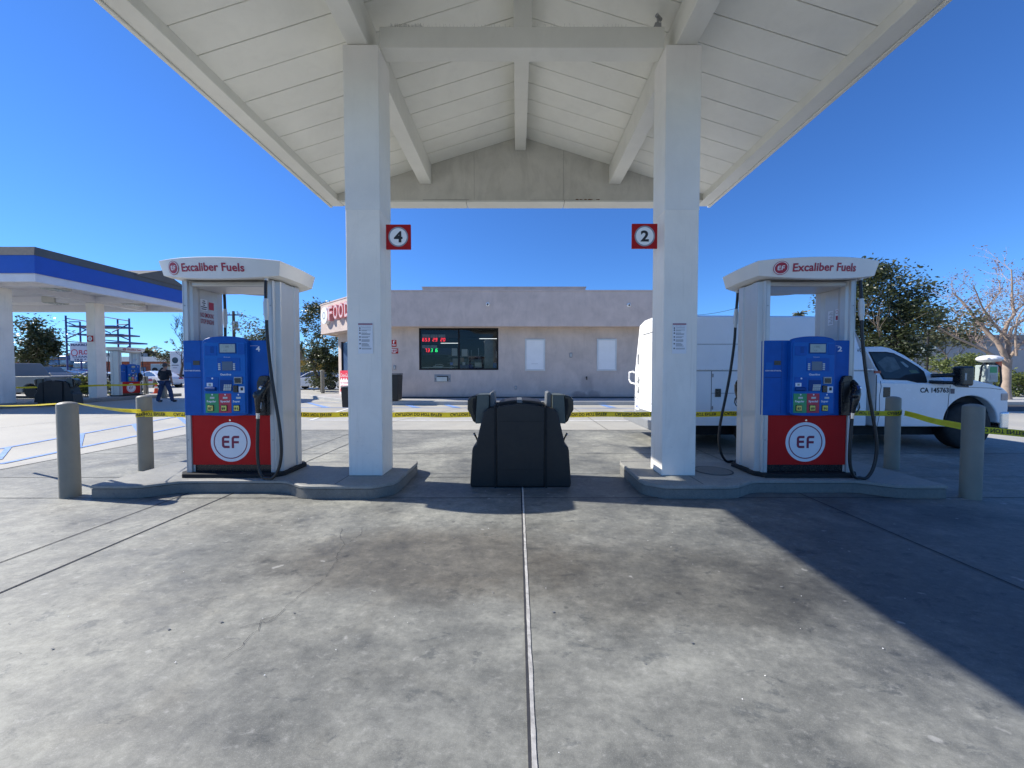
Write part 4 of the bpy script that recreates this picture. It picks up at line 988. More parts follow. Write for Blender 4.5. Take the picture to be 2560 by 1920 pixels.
flat('window_sticker', 'blue sticker at the bottom right corner of the store window', 'sticker', 1996, 842, 2064, 944, mat('sticker_blue', (0.08, 0.32, 0.62), .5, var=.35, scale=30), Y=WY + .06, th=.002)
ct = thing('counter', 'pale counter edge inside the left half of the store window', 'counter', (wp(578, 940).x, WY + .25, wp(578, 948).z))
MB().box(0, wp(1220, 940).x - wp(578, 940).x, 0, .5, 0, .05).build('top', mat('counter_top', (0.85, 0.8, 0.65), .5), ct)
MB().box(.52, .95, .0, .3, .055, .10).tube([(.62, .02, .10), (.64, .02, .16), (.95, .02, .16), (1.0, .02, .10)], .012, 8).build('drawer_handle', mat('counter_metal', (0.85, 0.85, 0.75), .5), ct)
sh = thing('shelf_unit', 'dark shelving with goods seen through the store window', 'shelf', (0, WY + 2.2, .9))
r = random.Random(11); 
for z in (0.2, .55, .9, 1.25): MB().box(-3.6, 1.0, 0, .4, z, z + .03).build('shelf', M['steel_grey'], sh)
for k in range(60):
    pass
gd_ = MB()
for z in (.23, .58, .93):
    x = -3.5
    while x < .9:
        ww = r.uniform(.08, .2); gd_.box(x, x + ww, .02, .25, z, z + r.uniform(.12, .28)); x += ww + r.uniform(.02, .1)
o = gd_.build('goods', mat('mixed_goods', (0.25, 0.22, 0.19), .5, var=.9, scale=9), sh); o['kind'] = 'stuff'
tw_ = thing('display_stand', 'dark upright stand inside the store window right of the mullion', 'stand', (wp(1560, 900, WY + .9).x, WY + .9, 1.3))
MB().box(-.15, -.12, 0, .03, 0, 1.1).box(.0, .03, 0, .03, 0, 1.1).box(.35, .38, 0, .03, 0, 1.2).box(-.15, .45, 0, .05, .75, .78).box(-.15, .75, 0, .05, .62, .64).build('frame', M['steel_grey'], tw_)
pm = thing('shelf_sign', 'dark blue band sign with white lettering inside the left window half', 'sign', (wp(600, 660, WY + 1.0).x, WY + 1.0, wp(600, 685, WY + 1.0).z))
MB().box(0, wp(1170, 660, WY + 1).x - wp(600, 660, WY + 1).x, 0, .05, 0, .32).build('panel', mat('band_navy', (0.03, 0.04, 0.13), .5), pm)
# LED price digits
SEG = {'0': 'abcdef', '1': 'bc', '2': 'abged', '3': 'abgcd', '5': 'afgcd', '6': 'afgedc', '7': 'abc', '9': 'abcdfg'}
led_r = emis('led_red', (1.0, 0.03, 0.05), 2.6); led_g = emis('led_green', (0.03, 1.0, 0.25), 2.0)
def digits(x, y, s, m, label, hh=60, adv=50):
    t = thing('price_display', label, 'price display', wp(x, y, WY + .12), group='glowing price digits in the store window')
    k = 0.00245; mb = MB(); sh_ = .12
    for i, c in enumerate(s):
        if c == ' ': continue
        ox = i * adv * k; Wd, Hd = 32 * k, hh * k; th = 5.6 * k
        def bar(x0, z0, x1, z1):
            mb.add([(ox + x0 + sh_ * z0, 0, z0), (ox + x1 + sh_ * z0, 0, z0), (ox + x1 + sh_ * z1, 0, z1), (ox + x0 + sh_ * z1, 0, z1)], [(0, 1, 2, 3)])
        g = .002
        for q in SEG[c]:
            {'a': lambda: bar(g, Hd - th, Wd - g, Hd), 'd': lambda: bar(g, 0, Wd - g, th), 'g': lambda: bar(th, Hd / 2 - th / 2, Wd - th, Hd / 2 + th / 2),
             'f': lambda: bar(0, Hd / 2 + g, th, Hd), 'b': lambda: bar(Wd - th, Hd / 2 + g, Wd, Hd), 'e': lambda: bar(0, 0, th, Hd / 2 - g), 'c': lambda: bar(Wd - th, 0, Wd, Hd / 2 - g)}[q]()
    MB().box(-.03, len(s) * adv * k + .0, .02, .05, -.035, hh * k + .035).build('case', M['under'], t)
    mb.build('numeral', m, t, recalc=False)
    return t
digits(600, 420, '653', led_r, 'red LED price 653 at the top left of the store window')
digits(802, 420, '29', led_r, 'red LED price 29 in the middle of the top row of the store window')
digits(958, 420, '20', led_r, 'red LED price 20 at the end of the top row of the store window')
digits(650, 630, '73', led_r, 'red LED price 73 in the lower row of the store window')
digits(765, 630, '3', led_g, 'green LED digit 3 in the lower row of the store window')
digits(828, 630, '16', led_g, 'green LED digits 16 at the end of the lower row', adv=34)
for (x0, y0, x1, y1, l) in ((596, 285, 750, 345, 'wide card directly over the red 653 price'), (758, 288, 900, 345, 'card above the middle red price of the top row'), (915, 285, 1052, 345, 'card above the rightmost red price of the top row'), (596, 498, 745, 555, 'dim card over the lower red 73 price'), (755, 498, 890, 555, 'dim card above the green price')):
    o = flat('price_card', l, 'card', x0, y0, x1, y1, mat('dim_card', (0.5, 0.53, 0.5), .7, var=.3, scale=20), Y=WY + .13)
# wall fittings
def poster(px0, py0, px1, py1, label):
    a = at(px0, py1, WY); b = at(px1, py0, WY); t = thing('poster_frame', label, 'poster frame', (a.x, WY, a.z), group='blank poster frames on the store wall')
    W, Hh = b.x - a.x, b.z - a.z; f = MB(); k = .07
    f.box(0, W, -.045, 0, 0, k).box(0, W, -.045, 0, Hh - k, Hh).box(.001, k, -.043, 0, k, Hh - k).box(W - k, W - .001, -.043, 0, k, Hh - k)
    f.build('frame', mat('frame_aluminium', (0.62, 0.63, 0.63), .4, metal=.3, var=.05), t, bevel=.006)
    MB().box(k, W - k, -.022, -.004, k, Hh - k).build('panel', M['bare_white'], t)
    return t, W, Hh
t, W_, H_ = poster(1312.5, 847, 1363, 927, 'blank white poster frame just right of the store window')
MB().box(W_ * .32, W_ * .65, -.0235, -.022, H_ * .215, H_ * .222).build('ink_line', M['steel_grey'], t)
poster(1491.5, 847, 1541.5, 927, 'blank white poster frame at the right end of the store wall')
a = at(1086, 954.5, WY); b = at(1127, 936, WY); t = thing('night_drawer', 'steel night drawer in the wall below the store window', 'deal drawer', (a.x, WY, a.z))
W, Hh = b.x - a.x, b.z - a.z
MB().box(0, W, -.015, 0, 0, Hh).build('plate', M['steel_grey'], t, bevel=.003)
MB().box(W * .15, W * .79, -.07, -.016, Hh * .06, Hh * .66).build('drawer', mat('drawer_steel', (.55, .57, .54), .4, metal=.4), t, bevel=.008)
MB().box(W * .17, W * .80, -.05, -.016, Hh * .68, Hh * .78).box(W * .80, W * .84, -.05, -.016, Hh * .1, Hh * .76).build('slot', M['under'], t)
for x in (.07, .92): MB().cyl((W * x, -.03, Hh * .38), (W * x, -.015, Hh * .38), .02, n=10).build('lock', M['under'], t)
def outlet(px, py, label, w=.13, h=.22):
    p = at(px, py, WY); t = thing('wall_outlet', label, 'outlet box', (p.x, WY, p.z), group='small grey boxes on the store wall')
    MB().box(-w / 2, w / 2, -.05, 0, -h / 2, h / 2).build('cover', M['steel_grey'], t, bevel=.02)
    MB().box(-w / 4, w / 4, -.056, -.05, -h / 3.4, h / 3.4).build('socket', mat('socket_plate', (.5, .5, .46), .5), t)
outlet(1427, 888, 'grey outlet box high on the wall between the two white poster frames')
outlet(1289.5, 969, 'grey outlet box low on the wall behind the service bin', .11, .17)
outlet(987, 919, 'grey oval box on the wall above the dark litter bin', .11, .2)
p = at(1466, 945, WY); t = thing('wall_tap', 'small dark wall tap above the damp patch under the right poster frame', 'tap', (p.x, WY, p.z))
MB().cyl((0, 0, 0), (0, -.09, 0), .02, n=8).cyl((0, -.08, 0), (0, -.1, -.08), .018, n=8).build('spout', M['under'], t); MB().cyl((0, -.05, .02), (0, -.05, .07), .03, n=8).build('tap_handle', M['under'], t)
# damp patches (real stain shape on the wall, thin film)
n_ = N('damp_stain'); n_.out((0.22, 0.20, 0.215), 0.8); M['damp'] = n_.m
r = random.Random(4)
def cam_(px, py, label):
    p = at(px, py, FY); t = thing('security_camera', label, 'camera', (p.x, FY, p.z), group='white dome cameras on the store fascia')
    MB().cyl((0, 0, 0), (0, -.05, 0), .085, n=20).build('mount', M['bare_white'], t, bevel=.01); MB().sphere((0, -.055, 0), .062, 14, 10).build('dome', M['bare_white'], t, smooth=60)
    MB().sphere((0.0, -.085, -.01), .042, 12, 8).build('lens', M['black_plastic'], t, smooth=60)
cam_(1219.5, 761, 'white dome camera on the fascia above the store window'); cam_(1571.5, 763, 'white dome camera near the right end of the fascia')
def wsign(px0, py0, px1, py1, label, lines, icon=False):
    a = at(px0, py1, WY); b = at(px1, py0, WY); t = thing('fire_sign', label, 'sign', (a.x, WY, a.z), group='red fire safety signs on the store wall')
    W, Hh = b.x - a.x, b.z - a.z; MB().box(0, W, -.01, 0, 0, Hh).build('panel', M['sign_red'], t)
    l = MB()
    for s, z, ww in lines: text_mb(s, Hh * .24 if icon else Hh * .26, lambda p, q, c: Vector(((1 - ww) / 2 * W + p, -.0115, z * Hh + q)), l, width=ww * W, offset=.003)
    if icon: l.box(W * .32, W * .55, -.012, -.0105, Hh * .48, Hh * .84).box(W * .42, W * .72, -.012, -.0105, Hh * .84, Hh * .92).box(W * .66, W * .76, -.012, -.0105, Hh * .76, Hh * .86)
    l.build('lettering', M['bare_white'], t, recalc=False)
wsign(979, 850, 991, 867, 'red square sign with a white fire extinguisher, beside the left column', [('FIRE', .18, .7)], True)
wsign(975, 871, 995.5, 884, 'wide red EMERGENCY FUEL SHUT OFF sign under the extinguisher sign', [('EMERGENCY', .68, .85), ('FUEL SHUT', .38, .85), ('OFF', .10, .4)])
# litter bin by the wall
def bin_(x0p, x1p, yt, yb, Y, label, name='litter_bin'):
    a = gd(x0p, yb, 0.0) if Y is None else at(x0p, yb, Y); b = at(x1p, yt, Y); t = thing(name, label, 'litter bin', ((a.x + b.x) / 2, Y, a.z))
    W, Hh = (b.x - a.x) / 2, b.z - a.z
    MB().prism([(-W * .9, -.30), (W * .9, -.30), (W * .9, .30), (-W * .9, .30)], 'z', 0, Hh * .94, [(-W, -.33), (W, -.33), (W, .33), (-W, .33)]).build('body', M['valet'], t, bevel=.02)
    MB().box(-W * 1.02, W * 1.02, -.34, .34, Hh * .945, Hh).build('lid', M['valet_grey'], t, bevel=.015); MB().box(-W * .6, W * .6, -.2, .2, Hh, Hh + .004).build('waste_opening', M['under'], t)
bin_(958, 1001, 933, 1000, 16.0, 'dark litter bin standing against the store wall beside the left column')
bin_(863, 905, 965, 1017, 13.2, 'black bin mostly hidden behind the left column', 'litter_bin')
# FOOD sign on the angled fascia
fs_ = thing('food_sign', 'red outlined channel letters reading FOOD with a white disc on the angled fascia', 'shop sign', (c0.x, c0.y, 0))
# param along the fascia: s from c1 (far end) towards c0; letters read left to right = from c1 to c0
def fas(s, z, lift=0.0): v = c1 - ad * s + an * lift; return Vector((v.x, v.y, z))
zl = zfb + .60
nn = 28
for (rad, lift, mm) in ((.42, .20, 'bare_white'),):
    o_ = MB(); cs = .95
    o_.add([fas(cs + rad * math.cos(6.28 * k / nn), zl + .28 + rad * math.sin(6.28 * k / nn), lift) for k in range(nn)] + [fas(cs + rad * math.cos(6.28 * k / nn), zl + .28 + rad * math.sin(6.28 * k / nn), 0.01) for k in range(nn)], [tuple(range(nn))] + [(k, (k + 1) % nn, nn + (k + 1) % nn, nn + k) for k in range(nn)])
    o_.build('disc', M[mm], fs_, w=True)
    o_ = MB(); o_.add([fas(cs + .17 * math.cos(6.28 * k / nn), zl + .28 + .19 * math.sin(6.28 * k / nn), .204) for k in range(nn)] + [fas(cs + .12 * math.cos(6.28 * k / nn), zl + .28 + .14 * math.sin(6.28 * k / nn), .204) for k in range(nn)], [(k, (k + 1) % nn, nn + (k + 1) % nn, nn + k) for k in range(nn)]).build('disc_mark', M['steel_grey'], fs_, w=True, recalc=False)
for k, ch in enumerate('FOODMART'):
    s0 = 1.5 + k * .62
    if s0 > 5.0: break
    vs, fsx = text_data(ch, .95, offset=.028, extrude=.10)
    x0 = min(v.x for v in vs); x1 = max(v.x for v in vs); kk = .50 / (x1 - x0)
    MB().add([fas(s0 + (v.x - x0) * kk, zl + v.y, .12 + v.z) for v in vs], fsx).build('letter', mat('letter_red', (0.70, 0.27, 0.27), .5), fs_, w=True, recalc=False)
    vs, fsx = text_data(ch, .95, offset=-.012)
    x0b = min(v.x for v in vs); x1b = max(v.x for v in vs); kb_ = .44 / (x1b - x0b)
    MB().add([fas(s0 + .03 + (v.x - x0b) * kb_, zl + v.y, .223) for v in vs], fsx).build('letter_face', mat('letter_face', (0.66, 0.56, 0.55), .5), fs_, w=True, recalc=False)
# soft drink poster by the entrance
pc0 = w0 + ad * (L - 1.55) + an * .10; pc1 = w0 + ad * (L - .42) + an * .10
pst = thing('drink_poster', 'red and white soft drink poster standing by the store entrance', 'poster', (pc1.x, pc1.y, .16))
def pp(s, z, lift=0.0): v = pc1 - ad * s + an * lift; return Vector((v.x, v.y, .18 + z))
PWd = (pc1 - pc0).length
o_ = MB(); o_.add([pp(0, 0), pp(PWd, 0), pp(PWd, 1.25), pp(0, 1.25), pp(0, 0, -.03), pp(PWd, 0, -.03), pp(PWd, 1.25, -.03), pp(0, 1.25, -.03)], [(0, 1, 2, 3), (4, 5, 6, 7), (0, 1, 5, 4), (1, 2, 6, 5), (2, 3, 7, 6), (3, 0, 4, 7)]).build('board', M['bare_white'], pst, w=True)
pr = mat('poster_red', (0.72, 0.02, 0.05), .4, var=0)
o_ = MB(); o_.add([pp(0, .80, .002)] + [pp(PWd * k / 12, .74 + .07 * ((k * 7) % 3), .002) for k in range(13)] + [pp(PWd, 1.25, .002), pp(0, 1.25, .002)], [tuple(range(16))]); o_.add([pp(0, .12, .002)] + [pp(0, .30, .002)] + [pp(PWd * k / 12, .26 + .06 * ((k * 5) % 3), .002) for k in range(13)] + [pp(PWd, .12, .002)], [tuple(range(16))]); o_.build('red_band', pr, pst, w=True, recalc=False)
tx = text_mb('Coca-Cola', .26, lambda p, q, c: pp(.06 + p, .92 + q, .004), width=PWd - .12, shear=.3); tx.build('lettering', M['bare_white'], pst, w=True, recalc=False)
tx = text_mb('GET YOUR SPIRIT', .13, lambda p, q, c: pp(.06 + p, .56 + q, .004), width=PWd - .12); text_mb('INTO HOLIDAY', .13, lambda p, q, c: pp(.12 + p, .40 + q, .004), tx, width=PWd - .24); tx.build('lettering', pr, pst, w=True, recalc=False)
o = bollard(gd(807, 983).x, gd(807, 983).y, 1.47, .115, 'tall grey-brown bollard standing alone left of the store entrance', group='grey bollards in the far lot')

# ------------------------------------------------------------------ service truck (local metres in world frame)
TY0, TY1 = 6.65, 8.70
def tX(x): return (2060 + x / 2.592 - 1294) / 961 * 6.65
def tZ(y): return 1.35 + (930 - (620 + y / 2.592)) * .00692
tk = thing('service_truck', 'white utility service truck with a tall closed body parked behind the right pump', 'truck', (2.6, TY0, 0))
XB0, XB1 = 2.66, 6.20
def sect(x, top): return [(x, TY0, .42), (x, TY0, 1.38), (x, TY0 + .30, top - .07), (x, TY0 + .62, top), (x, TY0 + 1.43, top), (x, TY1 - .30, top - .07), (x, TY1, 1.38), (x, TY1, .42)]
ub = MB().loft([sect(XB0, 2.42), sect(5.5, 2.40), sect(XB1 - .16, 2.18)]); 
ub.loft([[(x + (.16 if z < 1.4 else 0.02), y, z) for x, y, z in sect(XB1 - .159, 2.18)], [(x + .158, y, min(z, 1.38)) for x, y, z in sect(XB1 - .159, 2.18)]])
ubo = ub.build('utility_body', M['truck_body'], tk, w=True, bevel=.02, smooth=30)
sm = MB()
def side_line(x0, x1, z0, z1, Y=TY0): sm.box(x0, x1, Y - .003, Y + .002, z0, z1)
side_line(2.75, 6.12, 1.365, 1.375); side_line(2.75, 6.1, .60, .606)
for x in (3.35, 4.05, 4.12, 5.0, 5.7): side_line(x, x + .008, .61, 1.365)
side_line(3.36, 4.05, .98, .986)
sm.build('door_seam', M['seam'], tk, w=True)
up = MB().obox((4.0, TY0 + .14, 1.84), (2.5, .006, .006), Matrix.Rotation(0, 3, 'X')).build('upper_seam', M['seam'], tk, w=True)
MB().box(2.74, 6.15, TY0 - .012, TY0 + .04, 1.38, 1.405).build('body_trim', M['truck_body'], tk, w=True, bevel=.004)
for x in (3.42, 5.08): 
    MB().box(x, x + .10, TY0 - .012, TY0 - .001, .92, 1.06).build('latch', M['black_plastic'], tk, w=True, bevel=.006)
for x in (3.38, 4.14, 5.02):
    for z in (.70, 1.26): MB().cyl((x - .005, TY0 - .008, z), (x - .005, TY0 - .008, z + .06), .010, n=8).build('hinge', M['steel_grey'], tk, w=True)
rv = MB()
for k in range(34):
    x = 2.85 + k * .098; rv.cyl((x, TY0 - .014, 1.393), (x, TY0 - .010, 1.393), .004, n=6)
rv.build('rivet_line', M['steel_grey'], tk, w=True, recalc=False)
for x in (2.9, 4.6): MB().box(x, x + .09, TY0 - .02, TY0 - .001, 1.30, 1.34).build('marker_lamp', M['maroon'], tk, w=True, bevel=.004)
# rear: door panel, tail lights, handle, plate, bumper, mirror arm
RX = XB0 - .004
rd = MB().prism([(7.0, .72), (8.30, .72), (8.12, 2.12), (7.2, 2.12)], 'x', RX - .02, RX + .002).build('rear_door', M['truck_white'], tk, w=True, bevel=.006)
g = MB(); 
for pts in (((8.31, .71), (8.325, .71), (8.14, 2.14), (8.125, 2.14)), ((7.2, 2.125), (8.13, 2.125), (8.13, 2.14), (7.2, 2.14))): g.prism(list(pts), 'x', RX - .012, RX - .001)
g.build('rear_door_seam', M['seam'], tk, w=True)
for z in (1.20, .98):
    MB().cyl((RX - .03, 8.47, z), (RX, 8.47, z), .07, n=18).build('tail_lamp', M['bare_white'], tk, w=True); MB().disc((RX - .031, 8.47, z), .085, axis='x', r_in=.066, n=20).build('lamp_ring', M['steel_grey'], tk, w=True, recalc=False)
MB().box(RX - .012, RX, 8.44, 8.50, 1.52, 1.74).build('vent', M['steel_grey'], tk, w=True)
pl = MB().box(RX - .010, RX, 8.36, 8.62, .52, .68).build('number_plate', M['bare_white'], tk, w=True)
text_mb('1A45763', .09, lambda p, q, c: Vector((RX - .0115, 8.60 - p, .56 + q)), width=.22, offset=.002).build('lettering', mat('plate_blue', (.05, .1, .4), .5), pl, w=True, recalc=False)
MB().box(RX - .05, RX, 8.48, 8.53, .78, .81).cyl((RX - .06, 8.505, .74), (RX - .06, 8.505, .85), .012, n=8).build('rear_latch', M['chrome'], tk, w=True)
MB().box(XB0 - .28, XB0 + .02, TY0 + .05, TY1 - .05, .30, .47).build('rear_bumper', M['steel_grey'], tk, w=True, bevel=.015)
MB().box(XB0 - .004, XB0 + .05, TY0 + .04, TY1 - .04, .30, .56).build('rear_sill', M['steel_grey'], tk, w=True)
MB().tube([(XB0 + .02, 8.74, 1.08), (XB0 - .02, 8.95, 1.10), (XB0 - .02, 9.08, 1.17), (XB0 - .02, 9.08, 1.34), (XB0 - .02, 8.80, 1.36), (XB0, 8.72, 1.33)], .02, 8).build('grab_frame', M['bare_white'], tk, w=True, smooth=50)
MB().box(XB0 + .10, XB0 + .22, 7.3, 7.5, 2.42, 2.72).build('rooftop_light', M['bare_white'], tk, w=True, bevel=.01)
# cab lower body: side profile with wheel arch
Xc, Zc, RA = tX(960), .50, .40
wc = (Xc, .41)
arch = [(wc[0] + .47 * math.cos(R(a)), wc[1] + .06 + .47 * math.sin(R(a))) for a in range(200, -21, -10)]
low = [(6.215, .40)] + [(tX(806), .40)] + [p for p in arch if p[1] > .40] + [(tX(1150), .46), (tX(1196), .52), (tX(1202), .72), (tX(1200), .85), (tX(1196), tZ(935)), (tX(1160), tZ(905)), (tX(1080), tZ(880)), (tX(960), tZ(852)), (tX(855), tZ(838)), (tX(830), 1.155), (tX(380), 1.17), (6.215, 1.18)]
low = [low[0], low[1]] + sorted([], key=lambda p: p) + low[2:]
def taper(pl, f): return pl
cb = MB().prism(low, 'y', TY0, TY1).build('cab_body', M['truck_white'], tk, w=True, bevel=.035, seg=3)
# greenhouse: lofted with tumblehome
gh0 = [(6.225, 1.16), (tX(705), 1.16), (tX(835), 1.15)]
ghp = [(tX(352), 1.15), (tX(345), tZ(700)), (tX(350), tZ(645)), (tX(372), tZ(634)), (tX(470), tZ(632)), (tX(520), tZ(643)), (tX(600), tZ(690)), (tX(690), tZ(765)), (tX(740), tZ(810)), (tX(790), tZ(838)), (tX(840), 1.14)]
def inset_y(z): return .04 + max(0, (z - 1.16)) * .36
vs = []
gb = MB(); L0 = [(x, TY0 + inset_y(z), z) for x, z in ghp]; L1 = [(x, TY1 - inset_y(z), z) for x, z in ghp]
gb.loft([L0, L1]); 
# windshield cut is shown as glass laid proud of the shell
gb.build('cab_roof', M['truck_white'], tk, w=True, bevel=.03, seg=3)
def gpl(pts, name, m, par, off=.006):
    b = MB(); n = len(pts)
    A = [(tX(x), TY0 + inset_y(tZ(y)) - off, tZ(y)) for x, y in pts]; Bq = [(tX(x), TY0 + inset_y(tZ(y)) + .004, tZ(y)) for x, y in pts]
    b.loft([A, Bq]); return b.build(name, m, par, w=True)
wnd = gpl([(364, 668), (480, 668), (530, 678), (600, 722), (660, 768), (690, 800), (690, 850), (684, 872), (640, 878), (560, 858), (405, 852), (380, 760)], 'side_window', M['black_frame'], tk, .005)
gpl([(372, 676), (478, 676), (526, 686), (596, 728), (652, 772), (660, 812), (560, 822), (510, 846), (412, 846), (390, 760)], 'pane', mat('tinted_pane', (0.035, 0.05, 0.05), .06, var=.3, scale=6), wnd, .008)
gpl([(400, 740), (470, 700), (520, 705), (540, 780), (470, 805), (430, 800)], 'seat_glimpse', mat('seat_glimpse', (0.10, 0.125, 0.12), .15, var=.4, scale=9), wnd, .009)
gpl([(552, 735), (570, 735), (598, 765), (590, 775), (575, 768)], 'far_window', mat('far_window', (0.24, 0.28, 0.27), .1, var=.1), wnd, .0095)
gpl([(590, 790), (640, 792), (655, 808), (600, 812)], 'far_window', mat('far_window_green', (0.10, 0.14, 0.07), .1, var=.4, scale=9), wnd, .0095)
# windscreen
wsx = MB(); A = [(tX(535), TY0 + inset_y(tZ(650)) + .1, tZ(650) + .012), (tX(745), TY0 + .16, tZ(812) + .03)]
wsx.add([(A[0][0], A[0][1], A[0][2]), (A[1][0], A[1][1], A[1][2]), (A[1][0], TY1 - .16, A[1][2]), (A[0][0], TY1 - inset_y(tZ(650)) - .1, A[0][2])], [(0, 1, 2, 3)]).build('windscreen', M['screen'], tk, w=True, recalc=False)
sm = MB(); sm.box(6.2, 6.216, TY0 - .002, TY0 + .01, .42, 1.3)
def vseam(pts):
    for i in range(len(pts) - 1):
        (xa, ya), (xb, yb) = pts[i], pts[i + 1]; sm.beam((tX(xa), TY0 - .001, tZ(ya)), (tX(xb), TY0 - .001, tZ(yb)), .004, .007)
vseam([(366, 860), (372, 900), (362, 960), (366, 1080), (352, 1160)]); vseam([(820, 890), (812, 960), (808, 1060), (796, 1110)]); vseam([(860, 900), (950, 903), (1080, 908), (1155, 918)])
sm.build('door_seam', M['seam'], tk, w=True)
MB().box(tX(386), tX(432), TY0 - .006, TY0 + .01, tZ(968), tZ(902)).build('door_handle', M['black_plastic'], tk, w=True, bevel=.008)
mir = MB().box(tX(775), tX(852), TY0 - .28, TY0 - .12, tZ(890), tZ(768)).build('wing_mirror', M['black_plastic'], tk, w=True, bevel=.03, seg=3)
MB().box(tX(790), tX(802), TY0 - .283, TY0 - .279, tZ(855), tZ(810)).build('mirror_glint', M['steel_grey'], mir, w=True)
MB().tube([(tX(700), TY0 + .02, tZ(828)), (tX(780), TY0 - .15, tZ(822))], .035, 8).tube([(tX(690), TY0 + .02, tZ(868)), (tX(780), TY0 - .15, tZ(872))], .03, 8).build('mirror_arm', M['black_plastic'], mir, w=True, smooth=50)
MB().prism([(tX(850), tZ(878)), (tX(905), tZ(876)), (tX(930), tZ(888)), (tX(940), tZ(902)), (tX(850), tZ(896))], 'y', TY0 - .012, TY0 + .01).build('fender_vent', M['black_plastic'], tk, w=True, bevel=.004)
MB().box(tX(822), tX(848), TY0 - .004, TY0 + .002, tZ(944), tZ(912)).build('inspection_sticker', mat('sticker_grey', (0.16, 0.13, 0.14), .6, var=.4, scale=40), tk, w=True)
text_mb('CA 145763', .115, lambda p, q, c: Vector((tX(625) + p, TY0 - .004, tZ(936) + q)), width=tX(810) - tX(625), offset=.003).build('lettering', M['ink'], tk, w=True, recalc=False)
text_mb('A/C', .08, lambda p, q, c: Vector((tX(208) + q * .0 + p, TY0 - .004, tZ(672) + q)), width=.07, offset=.002).build('lettering', M['ink'], tk, w=True, recalc=False)
MB().box(tX(322), tX(362), TY0 - .018, TY0, tZ(812), tZ(796)).build('marker_lamp', mat('marker_red', (.35, .05, .03), .3), tk, w=True)
MB().box(tX(1150), tX(1197), TY0 - .008, TY0 + .10, tZ(988), tZ(942)).build('headlight', mat('headlight', (0.55, .42, .36), .15, var=.3, scale=10), tk, w=True, bevel=.01)
MB().box(tX(1148), tX(1206), TY0 - .02, TY1 + .02, tZ(1175), tZ(1062)).build('front_bumper', M['chrome'], tk, w=True, bevel=.03, seg=3)
ch = MB(); ch.box(3.0, 8.2, TY0 + .25, TY1 - .25, .22, .45).box(4.9, 5.9, TY0 + .10, TY0 + .3, .22, .42).cyl((4.25, TY0 + .2, .41), (4.25, TY1 - .2, .41), .09).box(tX(820), tX(1140), TY0 + .12, TY1 - .12, .42, .9); ch.build('chassis', M['under'], tk, w=True)
def wheel(x, y, r, side, par, w=.26, hub=M['steel_grey']):
    s = side; wh = thing_part('wheel', par)
    MB().loft([[(x + rr_ * math.cos(6.28318 * k / 36), y + s * yy, r + rr_ * math.sin(6.28318 * k / 36)) for k in range(36)] for rr_, yy in ((r * .62, 0), (r * .90, -.005), (r * .98, .02), (r, .05), (r, w - .05), (r * .96, w - .02), (r * .62, w))]).build('tyre', M['tire'], wh, w=True, smooth=40)
    MB().loft([[(x + rr_ * math.cos(6.28318 * k / 24), y + s * yy, r + rr_ * math.sin(6.28318 * k / 24)) for k in range(24)] for rr_, yy in ((r * .63, .02), (r * .55, .03), (r * .42, .07), (r * .24, .05), (r * .16, .015), (.01, .015))]).build('rim', hub, wh, w=True, smooth=40)
    return wh
for x in (wc[0], 4.25):
    wheel(x, TY0 + .02, .41, 1, tk); wheel(x, TY1 - .02, .41, -1, tk)

# ------------------------------------------------------------------ blue canopy at left
XC = -16.9
bc = thing('blue_canopy', 'distant blue and white fuel canopy with hipped grey roof at the left edge', 'canopy', (XC, 13.6, 0))
y0, y1 = 13.6, 20.3; x0 = -34
zb_, zw_, zbl, zt_ = 4.50, 4.78, 5.40, 5.72
bm2 = mat('canopy_blue', (0.004, 0.075, 0.43), .45, var=.06)
M['far_white'] = mat('far_canopy_white', (0.70, 0.70, 0.72), .6, var=.05)
def ring(mb, o, za, zb, oo=0):
    mb.add([(x0, y0 - o, za), (XC + o, y0 - o, za), (XC + o, y1 + o, za), (x0, y1 + o, za), (x0, y0 - o + oo, zb), (XC + o - oo, y0 - o + oo, zb), (XC + o - oo, y1 + o - oo, zb), (x0, y1 + o - oo, zb)], [(0, 1, 5, 4), (1, 2, 6, 5), (2, 3, 7, 6)])
q_ = MB(); ring(q_, .10, zb_, zw_); q_.build('white_fascia', M['far_white'], bc, w=True, recalc=False)
q_ = MB(); ring(q_, .14, zw_, zbl + .01); q_.build('blue_fascia', bm2, bc, w=True, recalc=False)
rf = mat('far_roof_grey', (0.13, 0.125, 0.115), .9, var=.1)
q_ = MB(); ring(q_, .16, zbl, zt_, .12); q_.add([(x0, y0, zt_), (XC, y0, zt_), (XC - 2.6, (y0 + y1) / 2, zt_ + .55), (x0, (y0 + y1) / 2, zt_ + .55), (XC, y1, zt_), (x0, y1, zt_)], [(0, 1, 2, 3), (1, 4, 2), (4, 5, 3, 2)]); q_.build('roof', rf, bc, w=True, recalc=False)
q_ = MB(); q_.prism([(17.0, zt_ - .1), (19.6, zt_ - .1), (18.3, zt_ + .42)], 'x', XC - 2.5, XC + .12); q_.build('roof_gable', rf, bc, w=True)
q_ = MB().box(x0, XC - .1, y0 + .1, y1 - .1, zb_ + .32, zb_ + .36); q_.build('soffit', M['far_white'], bc, w=True)
q_ = MB().box(x0, XC - .101, y0 - .09, y0 + .1, zb_ + .001, zb_ + .33).box(XC - .1, XC + .09, y0 - .09, y1 + .09, zb_, zb_ + .33).box(x0, XC - .101, y1 - .1, y1 + .09, zb_ + .001, zb_ + .33)
for y in (14.6, 17.9): q_.box(x0, XC - .12, y - .15, y + .15, zb_ + .05, zb_ + .318)
q_.box(-19.75, -19.35, y0 + .12, y1 - .12, zb_ + .02, zb_ + .317)
q_.build('soffit_beam', M['far_white'], bc, w=True, bevel=.01)
